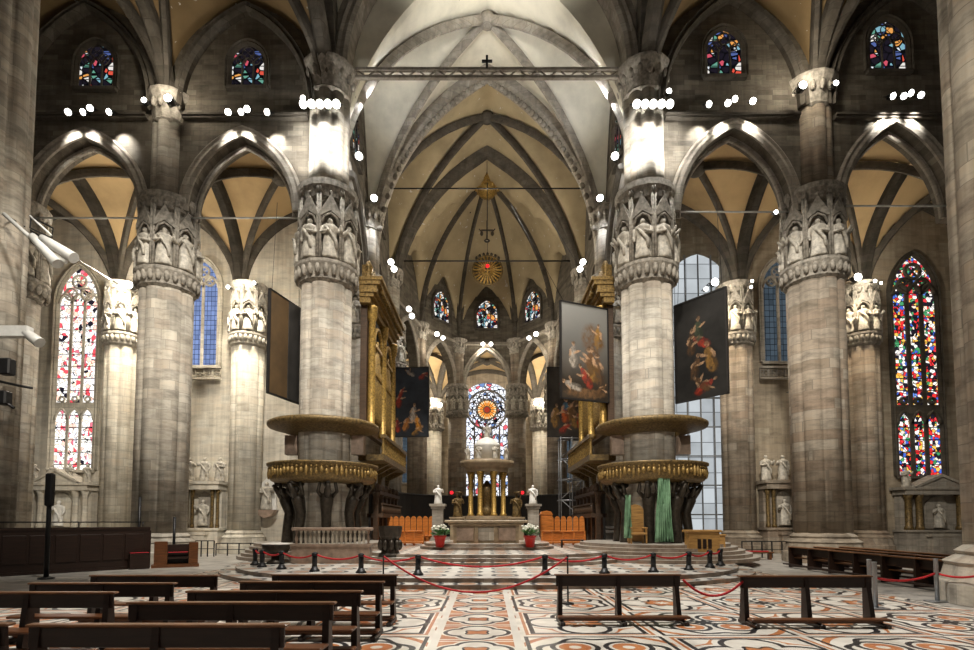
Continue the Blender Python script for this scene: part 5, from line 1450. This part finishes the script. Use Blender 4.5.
# lamp rig on the frame-edge pier
t = thing('lamp_bracket', 'white twin stage lights on a bracket arm of the big pier at the frame edge', 'lamp', tuple(P(30, 235, 22.0)))
q = lambda px, py, Y=22.0: tuple(P(px, py, Y)-P(30, 235, 22.0))
obj('arm', MB().tube([q(4, 214), q(40, 246), q(66, 262)], .09, 8).tube([q(30, 216), q(52, 236)], .05, 6), 'whitemetal', t)
for a_, b_ in (((42, 238), (74, 258)), ((32, 236), (58, 264))):
    obj('lamp_can', MB().tube([q(*a_), q((a_[0]*2+b_[0])/3, (a_[1]*2+b_[1])/3), q(*b_)], [.16, .2, .24], 12), 'whitemetal', t)
obj('basket', MB().tube([q(31, 217), q(53, 228), q(52, 238), q(30, 228), q(31, 217)], .035, 6), 'black', t)
tag(obj('support_cable', MB().tube([P(4, 214, 22.2), P(118, 284, D2-2.2)], .035, 6), 'black'), 'long dark cable from the lamp bracket to the dazzling floodlight', 'cable')
t = thing('stage_projector', 'white projector housing fixed to the big pier below the twin lights', 'projector', tuple(P(20, 332, 22.0)))
q = lambda px, py, Y=22.0: tuple(P(px, py, Y)-P(20, 332, 22.0))
obj('housing', MB().bar(q(-6, 332), q(30, 332), .35, .45), 'whitemetal', t)
obj('lens', MB().tube([q(26, 333), q(36, 340), q(40, 343)], [.2, .22, .24], 10), 'whitemetal', t)
t = thing('loudspeaker_cluster', 'black loudspeakers and brackets on the big pier at the frame edge', 'loudspeaker', tuple(P(8, 375, 21.7)))
q = lambda px, py, Y=21.7: tuple(P(px, py, Y)-P(8, 375, 21.7))
obj('cabinet', MB().bev(q(7, 367), (.5, .4, .7), .05), 'black', t); obj('horn', MB().bev(q(4, 398), (.45, .4, .6), .06), 'black', t)
obj('bracket', MB().tube([q(-6, 380), q(20, 386), q(32, 388)], .06, 6).tube([q(-4, 396), q(14, 408)], .06, 6), 'black', t)

# daylight and general light
wd = bpy.data.worlds.new('world'); S.world = wd; wd.use_nodes = True
bg = wd.node_tree.nodes['Background']; bg.inputs[0].default_value = (1.0, .93, .82, 1); bg.inputs[1].default_value = .075
# unseen spots added to brighten the two nearest piers
spot((4, 2, 17), (10.5, 12, -8), 7000, 60, .5, WARM, .8)
spot((-9, 8, 19), (-14, 15, -8), 8000, 55, .5, WARM, .8)
# unseen spots added over the crossing for the great piers, floor and choir steps
for sx in (-1, 1):
    spot((3.0*sx, 13, 27), V((9.1*sx, 28.9, 7))-V((3.0*sx, 13, 27)), 14500, 52, .6, (1, .93, .82), .7)
    spot((9.0*sx, 14, 25), V((19*sx, 30, 6))-V((9.0*sx, 14, 25)), 17000, 56, .6, (1, .94, .84), .7)
for sx in (-1, 1): spot((3.5*sx, 11, 12), V((9.1*sx, 28.9, 5.6))-V((3.5*sx, 11, 12)), 4500, 30, .5, (1, .95, .86), .9)  # added low spots filling the shade under the pulpit canopies
spot((0, 17, 30), (0, -.22, -1), 40000, 64, .8, (1, .96, .9), .7)
spot((0, 24, 29), (0, .3, -1), 26000, 60, .8, (1, .95, .87), .7)
point((0, 41, 24), 1700, .6, WARM)  # added fill that lightens the choir vault, no lamp hangs there
spot((0, 22, 29), (0, .5, 1.0), 6000, 100, .8, (1, .98, .9), .9)  # added upward spot brightening the pendentives, without a fixture
